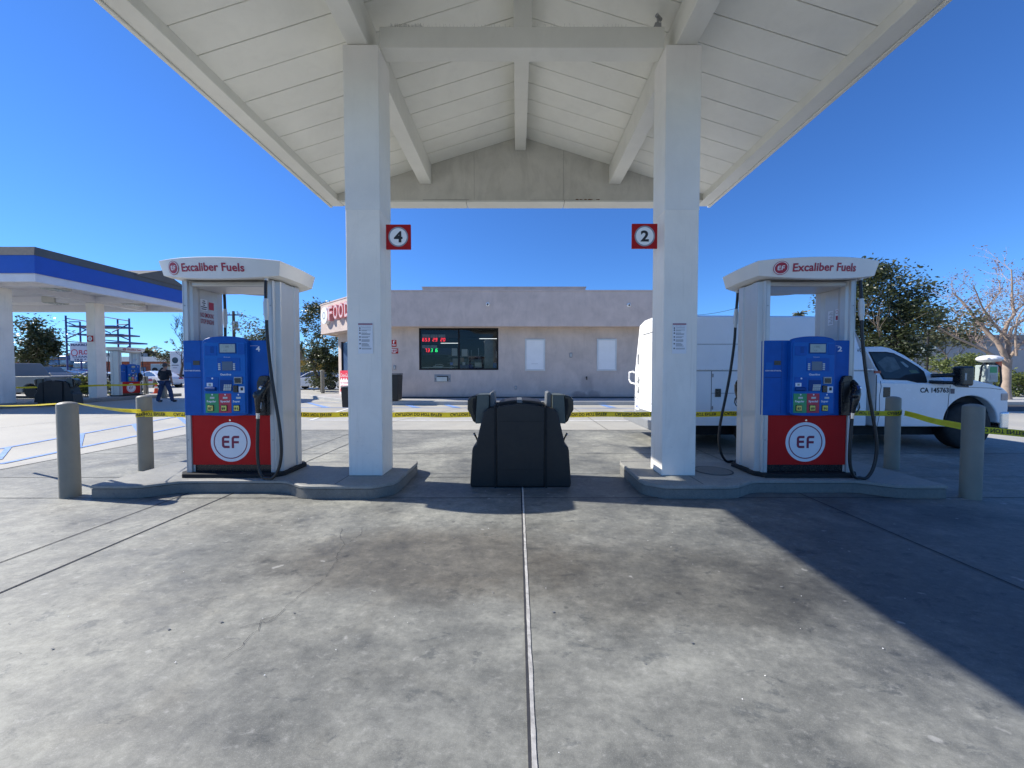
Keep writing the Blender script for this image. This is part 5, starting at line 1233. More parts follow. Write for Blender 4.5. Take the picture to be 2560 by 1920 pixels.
for y in (14.4, 17.7):
    MB().box(-19.79, -19.39, y, y + .45, .152, zb_ + .02).build('column', M['column'], bc, w=True, bevel=.02)
for (x, y) in ((-17.9, 15.0), (-18.3, 18.4), (-21.5, 18.0), (-21.5, 15.0)):
    t = thing('canopy_light', {(-17.9, 15.0): 'grey box light under the blue canopy at its near corner', (-18.3, 18.4): 'grey box light under the blue canopy, farthest right', (-21.5, 18.0): 'grey box light under the blue canopy between its two columns', (-21.5, 15.0): 'grey box light under the blue canopy beside the nearest column'}[(x, y)], 'light fixture', (x, y, zb_ + .32), group='lights under the blue canopy')
    MB().box(-.3, .3, -.3, .3, -.28, -.002).build('housing', M['canopy_dirty'], t, bevel=.02); MB().box(-.27, .27, -.27, .27, -.30, -.281).build('lens', M['lcd'], t)
t = thing('pump_island', 'long low kerb island under the distant blue canopy', 'kerb island', (-19.6, 16.5, 0), group='raised pump islands')
MB().box(-.62, .62, -3.6, 5.2, 0, .15).build('kerb', M['island'], t, bevel=.02)
a = at(218, 854, 17.5); b = at(232.5, 839, 17.5); number_sign(a.x, b.x, a.z, b.z, 17.5, '11', 'small red sign reading 11 on the far column under the blue canopy')
# ------------------------------------------------------------------ trees and plants
def grow(seed, h, spread, levels, trunk_r, first=0.3, up=0.5, kids=(3, 5), rmin=0.006, curve=.25, shrink=.68):
    """recursive limbs: returns (MB, list of tip points)"""
    rnd = random.Random(seed); mb = MB(); tips = []
    def branch(p, d, L, r, lev):
        n = 5; pts = [p.copy()]; rs = [r]; q = p.copy(); dd = d.copy()
        for i in range(n):
            dd = (dd + Vector((rnd.uniform(-curve, curve), rnd.uniform(-curve, curve), rnd.uniform(-curve * .4, curve * .6) + up * .06))).normalized()
            q = q + dd * L / n; pts.append(q.copy()); rs.append(r * (1 - .5 * (i + 1) / n))
        mb.tube(pts, rs, 7 if lev < 2 else 4, False)
        if lev >= 1: tips.extend([(pts[k], lev) for k in (3, 5)])
        if lev >= levels: return
        for k in range(rnd.randint(*kids)):
            i = rnd.randint(2, 5); a = rnd.uniform(0, 6.28); el = rnd.uniform(.35, 1.0)
            side = Vector((math.cos(a), math.sin(a), rnd.uniform(-.1, .5) * up * 2)); nd = (dd * (1 - el * .7) + side * el * spread).normalized()
            branch(pts[i], nd, L * rnd.uniform(shrink - .12, shrink + .1), max(rmin, rs[i] * .66), lev + 1)
    branch(Vector((0, 0, -.05)), Vector((0, 0, 1)), h * first, trunk_r, 0)
    return mb, tips
def leaves(points, n, size, jitter, seed, aspect=.45, droop=.0, rng=None):
    rnd = random.Random(seed); mb = MB()
    for k in range(n):
        c, sc = points[rnd.randrange(len(points))]
        g = lambda q: max(-1.7 * q, min(1.7 * q, rnd.gauss(0, q)))
        p = c + Vector((g(jitter), g(jitter), g(jitter * .8))) * sc
        s = size * rnd.uniform(.6, 1.35); a = rnd.uniform(0, 6.28); e = rnd.uniform(-.9, .7) - droop
        d = Vector((math.cos(a) * math.cos(e), math.sin(a) * math.cos(e), math.sin(e))); t = d.cross(Vector((rnd.uniform(-1, 1), rnd.uniform(-1, 1), rnd.uniform(-.2, 1)))).normalized()
        w = t * s * aspect * .5; m = p + d * s * .5
        mb.add([p, m + w, p + d * s, m - w], [(0, 1, 2, 3)])
    return mb
def tree(name, label, x, y, h, crown_r, seed, leafm, nl, ls, bark='bark', crown_z=.62, crown_h=.38, clumps=26, trunk_r=None, group=None, cat='tree', squash=1.0, jitter=.30, tipk=260):
    t = thing(name, label, cat, (x, y, 0), group=group)
    tr, tips = grow(seed, h, .9, 3, trunk_r or h * .025, first=.42, kids=(3, 4))
    # fit tips into the crown ellipsoid
    tr.build('trunk', M[bark], t, smooth=60, recalc=False)
    rnd = random.Random(seed + 1); pts = []
    for k in range(clumps):
        a = rnd.uniform(0, 6.28); cz = rnd.uniform(-1, 1); rr_ = math.sqrt(max(0, 1 - cz * cz * .8)) * rnd.uniform(.35, 1.0)
        pts.append((Vector((crown_r * rr_ * math.cos(a), crown_r * rr_ * math.sin(a) * squash, h * crown_z + cz * h * crown_h)), rnd.uniform(.6, 1.5)))
    for c, lev in tips:
        e = (c.x / crown_r) ** 2 + (c.y / crown_r) ** 2 + ((c.z - h * crown_z) / (h * crown_h)) ** 2
        if e < 1.15: pts.append((c, .6))
    pts = pts[:clumps + tipk]
    leaves(pts, nl, ls, jitter * crown_r * .62, seed + 2).build('crown', M[leafm], t, recalc=False)
    return t
# right big glossy tree behind the truck
c = at(2178, 800, 14.5)
tree('broadleaf_tree', 'large dark glossy broadleaf tree rising behind the white truck', c.x, 14.5, 5.6, 1.7, 21, 'leaf_dark', 30000, .125, crown_z=.58, crown_h=.37, clumps=120, jitter=.20, tipk=0)
tree('broadleaf_tree', 'distant olive-green tree left of the food store entrance', at(806, 900, 27).x, 27, 6.2, 1.55, 31, 'leaf_dark', 13000, .17, crown_z=.53, crown_h=.44, clumps=70, squash=1.0, jitter=.24, tipk=40)
tree('broadleaf_tree', 'thin leafy olive tree seen through the opening of the left pump', at(628, 830, 33).x, 33, 6.2, 2.0, 41, 'leaf_olive', 5000, .20, crown_z=.70, crown_h=.27, clumps=22, jitter=.30)
tree('broadleaf_tree', 'dark leafy tree between the two columns of the blue canopy', at(72, 850, 30).x, 30, 5.9, 2.0, 51, 'leaf_dark', 6000, .24, crown_z=.62, crown_h=.32, clumps=30, jitter=.26)
tree('broadleaf_tree', 'low distant dark tree on the skyline beside the utility pole', at(98, 885, 60).x, 60, 5.6, 2.4, 61, 'leaf_dark', 1800, .40, crown_z=.5, crown_h=.4, clumps=12)
tree('broadleaf_tree', 'small green treetop just behind the bare winter tree', at(447, 880, 40).x, 40, 5.0, 1.6, 71, 'leaf_olive', 1500, .28, crown_z=.62, crown_h=.3, clumps=12)
tree('broadleaf_tree', 'small treetop seen over the truck through the right pump opening', at(2016, 790, 20).x, 20, 4.6, .75, 81, 'leaf_olive', 1200, .18, crown_z=.72, crown_h=.2, clumps=10)
tree('broadleaf_tree', 'low leafy tree over the grey wall, left of the pale bare tree', at(2390, 800, 32).x, 32, 6.3, 2.6, 91, 'leaf_olive', 2600, .26, crown_z=.75, crown_h=.16, clumps=16, jitter=.3)
# bare winter tree at left
t = thing('bare_tree', 'leafless dark winter tree between the blue canopy and the left pump', 'tree', (at(450, 900, 34).x, 34, 0))
mb, tips = grow(15, 7.4, .55, 5, .13, first=.36, up=.9, kids=(3, 4), rmin=.012, curve=.16, shrink=.66); mb.build('trunk', M['dark_bark'], t, recalc=False)
# pale crepe myrtle at right: explicit limbs
c = gd(2518, 985); TYM = 17.0; bx = at(2520, 900, TYM).x
t = thing('bare_tree', 'pale-barked nearly bare tree with dry seed pods at the right edge', 'tree', (bx, TYM, 0))
mb = MB(); tips = []; rnd = random.Random(8)
def zp(x, y, dy=0.0):   # from zoom 2300..2560 x 640..1100 (3.608 per px)
    p = at(2300 + x / 3.608, 640 + y / 3.608, TYM + dy); return Vector((p.x - bx, dy, p.z))
def limb(pts, r0, r1, dys=None):
    P = [zp(x, y, (dys[i] if dys else 0)) for i, (x, y) in enumerate(pts)]; n = len(P)
    mb.tube(P, [r0 + (r1 - r0) * i / (n - 1) for i in range(n)], 8, False); return P
zb0 = Vector((0.0, 0, -.02))
mb.tube([zb0, zp(770, 1200), zp(778, 1050), zp(785, 930)], [.20, .17, .155, .165], 10, False)
L = []
L.append(limb([(785, 950), (755, 880), (700, 780), (600, 680), (520, 600), (440, 480), (360, 390), (290, 330)], .12, .025, [0, 0, .1, .2, .3, .4, .5, .6]))
L.append(limb([(770, 970), (680, 910), (580, 850), (500, 810), (400, 770), (310, 730), (200, 660), (110, 610)], .075, .018, [0, -.2, -.4, -.5, -.6, -.7, -.8, -.9]))
L.append(limb([(790, 930), (800, 800), (760, 700), (790, 600), (850, 530), (830, 400), (830, 250), (825, 120)], .10, .02, [0, .1, 0, -.1, -.2, -.2, -.2, -.3]))
L.append(limb([(795, 930), (840, 880), (900, 800), (990, 740), (1120, 660)], .07, .03, [0, -.2, -.3, -.5, -.6]))
L.append(limb([(790, 900), (790, 760), (830, 650), (900, 600), (1000, 520), (1100, 380)], .085, .02, [0, .3, .5, .7, .8, .9]))
L.append(limb([(700, 780), (740, 690), (820, 560), (870, 480), (1000, 400), (1080, 260)], .06, .02, [.1, .1, .3, .4, .5, .6]))
L.append(limb([(520, 600), (590, 480), (640, 420), (720, 330), (720, 240), (690, 200)], .04, .012, [.3, .4, .5, .5, .6, .6]))
L.append(limb([(730, 690), (660, 600), (560, 460), (520, 360), (480, 260)], .05, .012, [0, -.3, -.5, -.6, -.7]))
L.append(limb([(440, 480), (400, 440), (330, 520), (250, 470)], .03, .01, [.4, .3, .1, .1]))
L.append(limb([(870, 900), (860, 700), (880, 560), (960, 440), (1010, 200)], .045, .012, [-.4, -.5, -.6, -.7, -.9]))
tw = []
def twig(p, d, L_, r, lev):
    pts = [p.copy()]; q = p.copy(); dd = d.copy()
    for i in range(3):
        dd = (dd + Vector((rnd.uniform(-.3, .3), rnd.uniform(-.3, .3), rnd.uniform(-.15, .3)))).normalized(); q = q + dd * L_ / 3; pts.append(q.copy())
    mb.tube(pts, [r, r * .8, r * .65, r * .5], 4, False); tw.append((q.copy(), 1.0))
    if lev < 2:
        for k in range(3): twig(pts[rnd.randint(1, 3)], (dd + Vector((rnd.uniform(-.9, .9), rnd.uniform(-.9, .9), rnd.uniform(-.3, .7)))).normalized(), L_ * .65, r * .6, lev + 1)
for P in L:
    for i in range(2, len(P)):
        for k in range(2): twig(P[i].lerp(P[i - 1], rnd.random()), Vector((rnd.uniform(-1, 1), rnd.uniform(-1, 1), rnd.uniform(-.1, 1.2))).normalized(), rnd.uniform(.5, 1.0), .013, 0)
mb.build('trunk', M['pale_bark'], t, smooth=60, recalc=False)
leaves(tw, 2200, .07, .10, 77, aspect=.7).build('seed_pods', M['leaf_brown'], t, recalc=False)
leaves([(p, s) for p, s in tw if p.x < -2.2 and p.z < 3.9], 500, .16, .15, 78).build('last_leaves', M['leaf_olive'], t, recalc=False)
# hedges
def hedge(label, x0, x1, y0, y1, h, n, seed, m='leaf_bright', ls=.14):
    t = thing('hedge', label, 'hedge', ((x0 + x1) / 2, (y0 + y1) / 2, 0)); rnd = random.Random(seed); pts = []
    for k in range(int(30 + (x1 - x0) * 26)):
        z = rnd.uniform(.05, 1) ** .6 * h * rnd.uniform(.86, 1.04); pts.append((Vector((rnd.uniform(x0, x1) - (x0 + x1) / 2, rnd.uniform(y0, y1) - (y0 + y1) / 2, z)), rnd.uniform(.6, 1.2)))
    leaves(pts, n, ls, .13, seed).build('foliage', M[m], t, recalc=False)
    st_ = MB()
    for k in range(int((x1 - x0) * 3) + 3):
        xx = rnd.uniform(x0, x1) - (x0 + x1) / 2; st_.tube([(xx, 0, 0), (xx + rnd.uniform(-.2, .2), rnd.uniform(-.2, .2), h * .8)], [.02, .01], 5, False)
    st_.build('stems', M['bark'], t, recalc=False); return t
hedge('tall bright green hedge above the truck bonnet before the grey wall', at(2335, 950, 22).x, at(2475, 950, 22).x, 21.3, 22.6, 2.25, 6500, 5)
hedge('shorter green hedge to the right of the pale bare tree', at(2490, 950, 19).x, at(2640, 950, 19).x, 18.6, 19.8, 1.35, 6000, 6, 'leaf_bright')
hedge('yellow-flowering shrub beside the far column under the blue canopy', at(190, 950, 21).x, at(245, 950, 21).x, 20.6, 21.6, 1.15, 3200, 7, 'leaf_bright', .12)
MBk = MB()
def palm(label, px, py, Y, h, seed, r=1.3, name='palm_tree'):
    p = at(px, py, Y); t = thing(name, label, 'palm tree', (p.x, Y, 0), group='distant palms'); rnd = random.Random(seed); z = p.z
    MB().tube([(0, 0, 0), (.1, 0, z * .5), (0, 0, z)], [.25, .2, .18], 8).build('trunk', M['bark'], t, smooth=50)
    mb = MB()
    for k in range(34):
        a = rnd.uniform(0, 6.28); e = rnd.uniform(-.2, 1.2); d = Vector((math.cos(a) * math.cos(e), math.sin(a) * math.cos(e), math.sin(e))); side = Vector((-math.sin(a), math.cos(a), 0)); q = Vector((0, 0, z)); pts = []
        for i in range(6):
            pts.append(q.copy()); q = q + d * r * .28; d = (d + Vector((0, 0, -.30))).normalized()
        for i in range(5):
            w0_, w1_ = .20 * (1 - i / 6) * r, .20 * (1 - (i + 1) / 6) * r
            mb.add([pts[i], pts[i] + side * w0_ + Vector((0, 0, -.12)), pts[i + 1] + side * w1_ + Vector((0, 0, -.16)), pts[i + 1]], [(0, 1, 2, 3)]); mb.add([pts[i], pts[i] - side * w0_ + Vector((0, 0, -.12)), pts[i + 1] - side * w1_ + Vector((0, 0, -.16)), pts[i + 1]], [(0, 1, 2, 3)])
    mb.build('fronds', M['leaf_olive'], t, recalc=False)
palm('distant palm, left one of the pair over the brick building', 366, 884, 75, 5, 1, 2.0); palm('distant palm, smaller right one of the pair over the brick building', 388, 887, 78, 5, 2, 1.5)
palm('distant palm frond tip between the left pump and the leafy tree', 752, 876, 60, 5, 3, 1.5); palm('small palm behind the truck roof in the right pump opening', 1999, 786, 60, 5, 4, 0.8)

# ------------------------------------------------------------------ far buildings
bb = thing('brick_building', 'long low red brick building with a white roof edge behind the blue canopy', 'building', (-50, 70, 0))
n = N('brick_wall'); br = n.t.nodes.new('ShaderNodeTexBrick'); 
sepx = n.t.nodes.new('ShaderNodeMapping'); n.link(n.pos(), sepx.inputs[0]); sepx.inputs['Rotation'].default_value = (R(90), 0, 0); n.link(sepx.outputs[0], br.inputs[0])
br.inputs['Color1'].default_value = (.30, .085, .045, 1); br.inputs['Color2'].default_value = (.24, .07, .04, 1); br.inputs['Mortar'].default_value = (.12, .05, .04, 1); br.inputs['Scale'].default_value = .55; n.link(br.outputs[0], n.b.inputs[0]); n.b.inputs['Roughness'].default_value = .9
xa, xb = at(-60, 920, 70).x, at(446, 920, 70).x; ztp = at(200, 892, 70).z; zwh = at(200, 904, 70).z
MB().box(xa, xb, 70, 82, 0, zwh).build('wall', n.m, bb, w=True)
MB().box(xa - .3, xb + .3, 69.6, 82.3, zwh + .003, ztp).build('roof', mat('far_white_roof', (.72, .70, .66), .8, var=.05), bb, w=True)
q_ = MB()
for px in (165, 176, 258, 335): q_.box(at(px, 900, 72).x, at(px + 9, 900, 72).x, 72, 74, ztp, ztp + .8)
q_.build('roof_unit', M['steel_grey'], bb, w=True)
q_ = MB()
for k in range(7): q_.box(at(60 + k * 55, 910, 70).x, at(60 + k * 55, 910, 70).x + 2.2, 69.93, 69.99, .6, 2.2)
q_.build('window', M['screen'], bb, w=True)
gb_ = thing('grey_building', 'long plain grey building wall with a darker top band at far right', 'building', (45, 36, 0))
YB = 36; xa = at(2270, 850, YB).x; zt1 = at(2400, 837, YB).z; zt2 = at(2400, 866, YB).z
MB().box(xa, 95, YB, YB + 20, 0, zt2).build('wall', mat('grey_wall', (.30, .315, .33), .85, var=.06), gb_, w=True)
MB().box(xa, 95, YB - .01, YB + 20, zt2 + .004, zt1).build('top_band', mat('grey_band', (.215, .22, .22), .85, var=.08), gb_, w=True)
q_ = MB()
for k in range(8): xx = at(2363, 850, YB).x + k * 9.5; q_.box(xx, xx + .07, YB - .02, YB - .005, 0, zt1 - .01)
q_.build('panel_joint', M['seam'], gb_, w=True)
struct(MB().box(at(2300, 1000, 16).x, 80, 15.6, 30, 0, .14).build('planter_kerb', M['walk'], bevel=.02))
struct(MB().add([(at(2300, 1000, 14).x, 13.2, .002), (80, 13.2, .002), (80, 15.5, .002), (at(2300, 1000, 14).x, 15.5, .002)], [(0, 1, 2, 3)]).build('road', mat('dark_asphalt', (.06, .06, .062), .9, var=.2, bump=.2)))
ob = thing('yellow_building', 'distant low ochre yellow wall behind the white car', 'building', (-28, 48, 0))
xa, xb = at(640, 920, 48).x, at(812, 920, 48).x; MB().box(xa, xb, 48, 56, 0, at(780, 901, 48).z).build('wall', mat('ochre_wall', (.42, .24, .03), .8, var=.08), ob, w=True)
MB().box(xa, xb + .2, 47.9, 56.1, at(780, 901, 48).z + .003, at(780, 899, 48).z).build('roof_edge', M['steel_grey'], ob, w=True)
MB().box(xa, xb, 47.9, 48, 0, at(780, 942, 48).z + .3).build('base_band', M['steel_grey'], ob, w=True)
wb_ = thing('white_building', 'pale building top showing above the yellow wall', 'building', (-40, 75, 0))
xa, xb = at(753, 900, 75).x, at(778, 900, 75).x; MB().box(xa, xb, 75, 80, 0, at(780, 893, 75).z).build('wall', M['far_white'], wb_, w=True)
q_ = MB()
for k in range(5): q_.box(xa + .2 + k * .36, xa + .4 + k * .36, 74.9, 74.99, at(780, 899, 75).z, at(780, 894.5, 75).z)
q_.build('window', M['screen'], wb_, w=True)
# small far houses/roof units on skyline between poles
# utility poles with cross arms
def upole(label, px, ptop, Y, arms=2, r=.16):
    p = at(px, ptop, Y); t = thing('utility_pole', label, 'utility pole', (p.x, Y, 0), group='wooden utility poles')
    MB().cyl((0, 0, 0), (0, 0, p.z), r * 1.2, r * .85, 10).build('pole', M['dark_bark'], t, smooth=50)
    for k in range(arms):
        z = p.z - .5 - k * 1.0; MB().box(-1.1, 1.1, -.07, .07, z, z + .12).build('cross_arm', M['dark_bark'], t)
        q = MB()
        for x in (-1.0, -.5, .5, 1.0): q.cyl((x, 0, z + .12), (x, 0, z + .34), .05, n=6)
        q.build('insulator', M['steel_grey'], t)
    MB().cyl((.32, -.1, p.z - 2.2), (.32, -.1, p.z - 1.2), .25, n=12).build('transformer', M['steel_grey'], t)
    return p
p1 = upole('far utility pole between the two columns of the blue canopy', 131.5, 824, 62)
p2 = upole('utility pole seen through the opening of the left pump', 583.5, 778, 45, arms=1)
def wire(label, a, b, sag=.6, r=.02):
    a, b = Vector(a), Vector(b); pts = []
    for i in range(17): u = i / 16; q = a.lerp(b, u); q.z -= sag * 4 * u * (1 - u); pts.append(q - a)
    t = MB().tube(pts, r, 5).build('power_line', M['under']); t.location = a; tag(t, label, 'power line', 'overhead wires'); return t
wire('thin wire running right from the pole behind the left pump', at(584, 784, 45), at(830, 826, 45), .35, .018)
wire('thin wire running left from the far pole across the blue canopy gap', at(131, 832, 62), at(-40, 800, 62), .8)
wire('thin wire from the far pole towards the bare tree', at(131, 836, 62), at(470, 886, 62), .9)
wire('thin wire above the truck body left of the right pump', at(1735, 788, 40), at(1850, 768, 40), .15)
# scaffold with banner
YS = 36
sc_ = thing('scaffold', 'blue tube scaffold tower standing behind the far pump', 'scaffold', (at(245, 900, YS).x, YS, 0))
fm = mat('scaffold_paint', (.03, .05, .20), .5, var=.2)
def SX(x): return 150 + x / 5.53
def SY(y): return 740 + y / 5.53
def sp_(x, y, dy=0): return at(SX(x), SY(y), YS + dy)
q_ = MB()
for (x, yt, dy) in ((78, 270, 0), (955, 310, 0), (275, 355, 2.2), (795, 320, 2.2)):
    p = sp_(x, yt, dy); q_.cyl((p.x, YS + dy, 0), (p.x, YS + dy, p.z), .07, n=8)
q_.build('standard', fm, sc_, w=True, recalc=False)
q_ = MB()
for (xa, ya, xb, yb) in ((85, 310, 400, 352), (620, 290, 955, 345), (85, 415, 400, 412), (85, 520, 410, 545), (620, 525, 955, 540), (85, 628, 410, 650), (625, 610, 965, 640), (85, 360, 400, 480), (85, 595, 400, 450), (100, 670, 400, 800), (720, 500, 950, 390), (620, 480, 700, 515), (790, 540, 965, 610), (920, 720, 965, 690), (130, 357, 275, 357), (795, 395, 955, 392), (400, 352, 620, 290), (400, 545, 620, 525), (90, 755, 400, 755)):
    q_.cyl(sp_(xa, ya), sp_(xb, yb), .05, n=6)
q_.build('brace', fm, sc_, w=True, recalc=False)
q_ = MB()
for (xa, xb, y) in ((105, 730, 412), (230, 830, 530), (550, 940, 640)):
    a = sp_(xa, y); b = sp_(xb, y); q_.box(a.x, b.x, YS + .1, YS + 1.9, a.z - .08, a.z + .05)
q_.build('platform', fm, sc_, w=True)
a = sp_(165, 895); b = sp_(640, 652); bn = thing('banner_sign', 'white banner reading MARBLE & TILE FLOORING CLEARANCE hung on the scaffold', 'banner', (a.x, YS - .12, a.z)); W, Hh = b.x - a.x, b.z - a.z
MB().box(0, W, 0, .03, 0, Hh).build('sheet', mat('banner_white', (.55, .58, .66), .6, var=.05), bn)
l = MB(); text_mb('MARBLE & TILE', Hh * .17, lambda p, q, c: Vector((.1 + p, -.004, Hh * .84 + q)), l, width=W * .92, offset=.012); text_mb('CLEARANCE', Hh * .15, lambda p, q, c: Vector((.2 + p, -.004, Hh * .175 + q)), l, width=W * .8, offset=.008); text_mb('TILE & VINYL', Hh * .13, lambda p, q, c: Vector((.3 + p, -.004, Hh * .02 + q)), l, width=W * .8, offset=.012)
text_mb('AND', Hh * .07, lambda p, q, c: Vector((W * .5 + p, -.004, Hh * .73 + q)), l); l.build('lettering', mat('banner_navy', (.05, .07, .16), .6, var=0), bn, recalc=False)
l = MB(); text_mb('FLOORING', Hh * .34, lambda p, q, c: Vector((W * .25 + p, -.004, Hh * .36 + q)), l, width=W * .73, offset=.02); l.disc((W * .12, -.003, Hh * .45), Hh * .20, n=24, r_in=Hh * .15).build('lettering', mat('banner_red', (.45, .03, .07), .6, var=0), bn, recalc=False)

# blue wrapped pallets
bl = [(92, 937, 40, 22), (130, 937, 44, 20), (178, 940, 40, 20), (84, 916, 34, 16), (118, 916, 30, 16), (148, 915, 26, 16), (182, 922, 34, 16), (96, 899, 24, 10), (122, 900, 24, 12), (146, 900, 22, 10)]
names = ['lowest left', 'lowest middle', 'lowest right', 'middle-row leftmost', 'second of the middle row', 'third of the middle row', 'middle-row rightmost', 'top-left', 'top-middle', 'top-right']
tarp = mat('blue_shrink_wrap', (.045, .13, .27), .35, var=.7, scale=2.5, bump=.6, bscale=6); tarp2 = mat('pale_blue_wrap', (.16, .27, .36), .35, var=.6, scale=2.5, bump=.6, bscale=6)
for k, (px, pyb, wd, hh) in enumerate(bl):
    Y = 44; a = at(px, pyb, Y); b = at(px + wd, pyb - hh - 1.5, Y); zbase = a.z if pyb < 930 else 0.0
    t = thing('wrapped_pallet', '%s blue plastic-wrapped pallet in the stack behind the blue canopy' % names[k], 'pallet', (a.x, Y, zbase), group='blue wrapped pallets')
    MB().box(0, b.x - a.x - .12, 0, 1.6, .13, b.z - zbase - .05).build('load', tarp2 if k in (2, 5, 1, 6) else tarp, t, bevel=.12, seg=3)
    q = MB().box(0.02, b.x - a.x - .14, 0.02, 1.58, .09, .128)
    for x in (0.05, (b.x - a.x) / 2 - .1, b.x - a.x - .3): q.box(x, x + .1, .05, 1.55, 0, .09)
    q.build('pallet_base', M['pale_bark'], t)

# ------------------------------------------------------------------ far vehicles
def car(name, label, loc, rz, col, kind='sedan', L=4.6, W=1.8, Hh=1.45, group='cars parked beyond the forecourt', cat='car'):
    t = thing(name, label, cat, loc, rz, group)
    hx = L / 2; r = .33; ax = hx * .62
    def ar(cx): return [(cx + .40 * math.cos(R(a)), r + .40 * math.sin(R(a))) for a in range(190, -11, -20)]
    if kind == 'sedan':
        up = [(hx - .02, .45), (hx - .02, .62), (hx - .15, .74), (hx - .9, .90), (-hx + .75, .98), (-hx + .08, .93), (-hx, .75), (-hx + .02, .42)]
        cab = [(hx - 1.15, .88), (hx - 1.95, 1.36), (hx - 2.5, Hh), (-hx + 1.7, Hh - .02), (-hx + 1.1, 1.28), (-hx + .45, .96)]
    else:
        up = [(hx - .02, .5), (hx, .85), (hx - .1, 1.02), (hx - 1.2, 1.14), (-hx + 2.2, 1.12), (-hx + .02, 1.14), (-hx, .6)]
        cab = [(hx - 1.3, 1.12), (hx - 1.95, 1.70), (hx - 2.3, Hh), (-hx + 2.4, Hh), (-hx + 2.15, 1.12)]
    low = [(-hx + .1, .26)] + ar(-ax) + ar(ax) + [(hx - .1, .26)] + up
    b = MB().prism(low, 'y', -W / 2, W / 2).build('body', col, t, bevel=.05, seg=2)
    def ins(z): return .05 + max(0, z - .9) * .32
    MB().loft([[(x, -W / 2 + ins(z), z) for x, z in cab], [(x, W / 2 - ins(z), z) for x, z in cab]]).build('cabin', col, t, bevel=.04)
    cx = sum(p[0] for p in cab) / len(cab); zb = cab[0][1] + .04
    inner = [(cx + (x - cx) * .90, max(zb, .5 * zb + .5 * z if False else z * .965)) for x, z in cab]
    for s in (-1, 1):
        A = [(x, s * (W / 2 - ins(z) + .008), z) for x, z in inner]; Bq = [(x, s * (W / 2 - ins(z) - .01), z) for x, z in inner]
        MB().loft([A, Bq]).build('side_window', M['screen'] if kind == 'sedan' else M['black_frame'], t)
    for s in (-1, 1):
        for x in (-ax, ax): wheel_local(t, x, s * W / 2, r, -s)
    MB().box(hx - .10, hx + .005, -W / 2 + .08, -W / 2 + .40, .60, .72).build('headlight', M['lcd'], t, bevel=.01); MB().box(hx - .10, hx + .005, W / 2 - .40, W / 2 - .08, .60, .72).build('headlight', M['lcd'], t, bevel=.01)
    MB().box(-hx - .005, -hx + .10, -W / 2 + .08, -W / 2 + .42, .74, .86).build('tail_light', M['red_label'], t, bevel=.01); MB().box(-hx - .005, -hx + .10, W / 2 - .42, W / 2 - .08, .74, .86).build('tail_light', M['red_label'], t, bevel=.01)
    return t
def wheel_local(par, x, y, r, side):
    wh = thing_part('wheel', par)
    MB().loft([[(x + q * math.cos(6.28318 * k / 24), y + side * yy, r + q * math.sin(6.28318 * k / 24)) for k in range(24)] for q, yy in ((r * .62, 0), (r * .95, .0), (r, .03), (r, .2), (r * .62, .2))]).build('tyre', M['tire'], wh, smooth=40)
    MB().loft([[(x + q * math.cos(6.28318 * k / 16), y + side * yy, r + q * math.sin(6.28318 * k / 16)) for k in range(16)] for q, yy in ((r * .63, .01), (r * .5, .04), (r * .2, .02), (.01, .02))]).build('rim', M['steel_grey'], wh, smooth=40)
white = mat('white_car_paint', (.74, .76, .80), .2, var=.02, coat=.6); silver = mat('silver_car_paint', (.45, .47, .5), .3, metal=0, var=.03, coat=.5); red = mat('maroon_car_paint', (.25, .02, .04), .25, var=.03, coat=.5); grey = mat('grey_truck_paint', (.20, .21, .21), .4, metal=0, var=.04, coat=.4); bluec = mat('blue_car_paint', (.03, .05, .22), .25, var=.03, coat=.5)
Y = 30; car('sedan', 'white sedan parked behind the lone bollard left of the store', (at(795, 950, Y).x, Y, 0), R(180), white)
Y = 40; car('sedan', 'dark sedan half hidden behind the white sedan', (at(768, 950, Y).x, Y, 0), R(180), grey)
Y = 34; car('sedan', 'shiny silver-white sedan beyond the far pump beside the person', (at(392, 950, Y).x, Y, 0), R(160), white, L=4.4)
Y = 44; car('sedan', 'dark blue car behind the silver-white sedan', (at(372, 945, Y).x, Y, 0), R(150), bluec)
Y = 29; car('sedan', 'maroon car partly hidden behind the far column', (at(222, 950, Y).x, Y, 0), R(195), red, L=4.4)
Y = 25; car('sedan', 'silver car nose low behind the yellow-flowering shrub', (at(228, 950, Y).x + .8, Y, 0), R(185), silver, Hh=1.3)
Y = 20.8; pk = car('pickup', 'grey pickup truck partly hidden behind the nearest blue canopy column', (at(52, 960, Y).x, Y, 0), R(180), grey, kind='pickup', L=5.6, W=1.95, Hh=1.82, cat='pickup truck')
Y = 24.5; car('pickup', 'grey pickup bed loaded behind the dark service bin', (at(150, 960, Y).x, Y, 0), R(180), grey, kind='pickup', L=5.4, W=1.9, Hh=1.3, cat='pickup truck')
blackc = mat('black_car_paint', (.015, .017, .02), .25, var=.03, coat=.5)
Y = 26; car('sedan', 'black sedan parked in front of the blue wrapped pallets', (at(168, 950, Y).x, Y, 0), R(186), blackc, L=4.5)
Y = 33; car('sedan', 'dark sedan roof just showing between the shrub and the far column', (at(205, 950, Y).x, Y, 0), R(172), bluec, L=4.5, Hh=1.6)
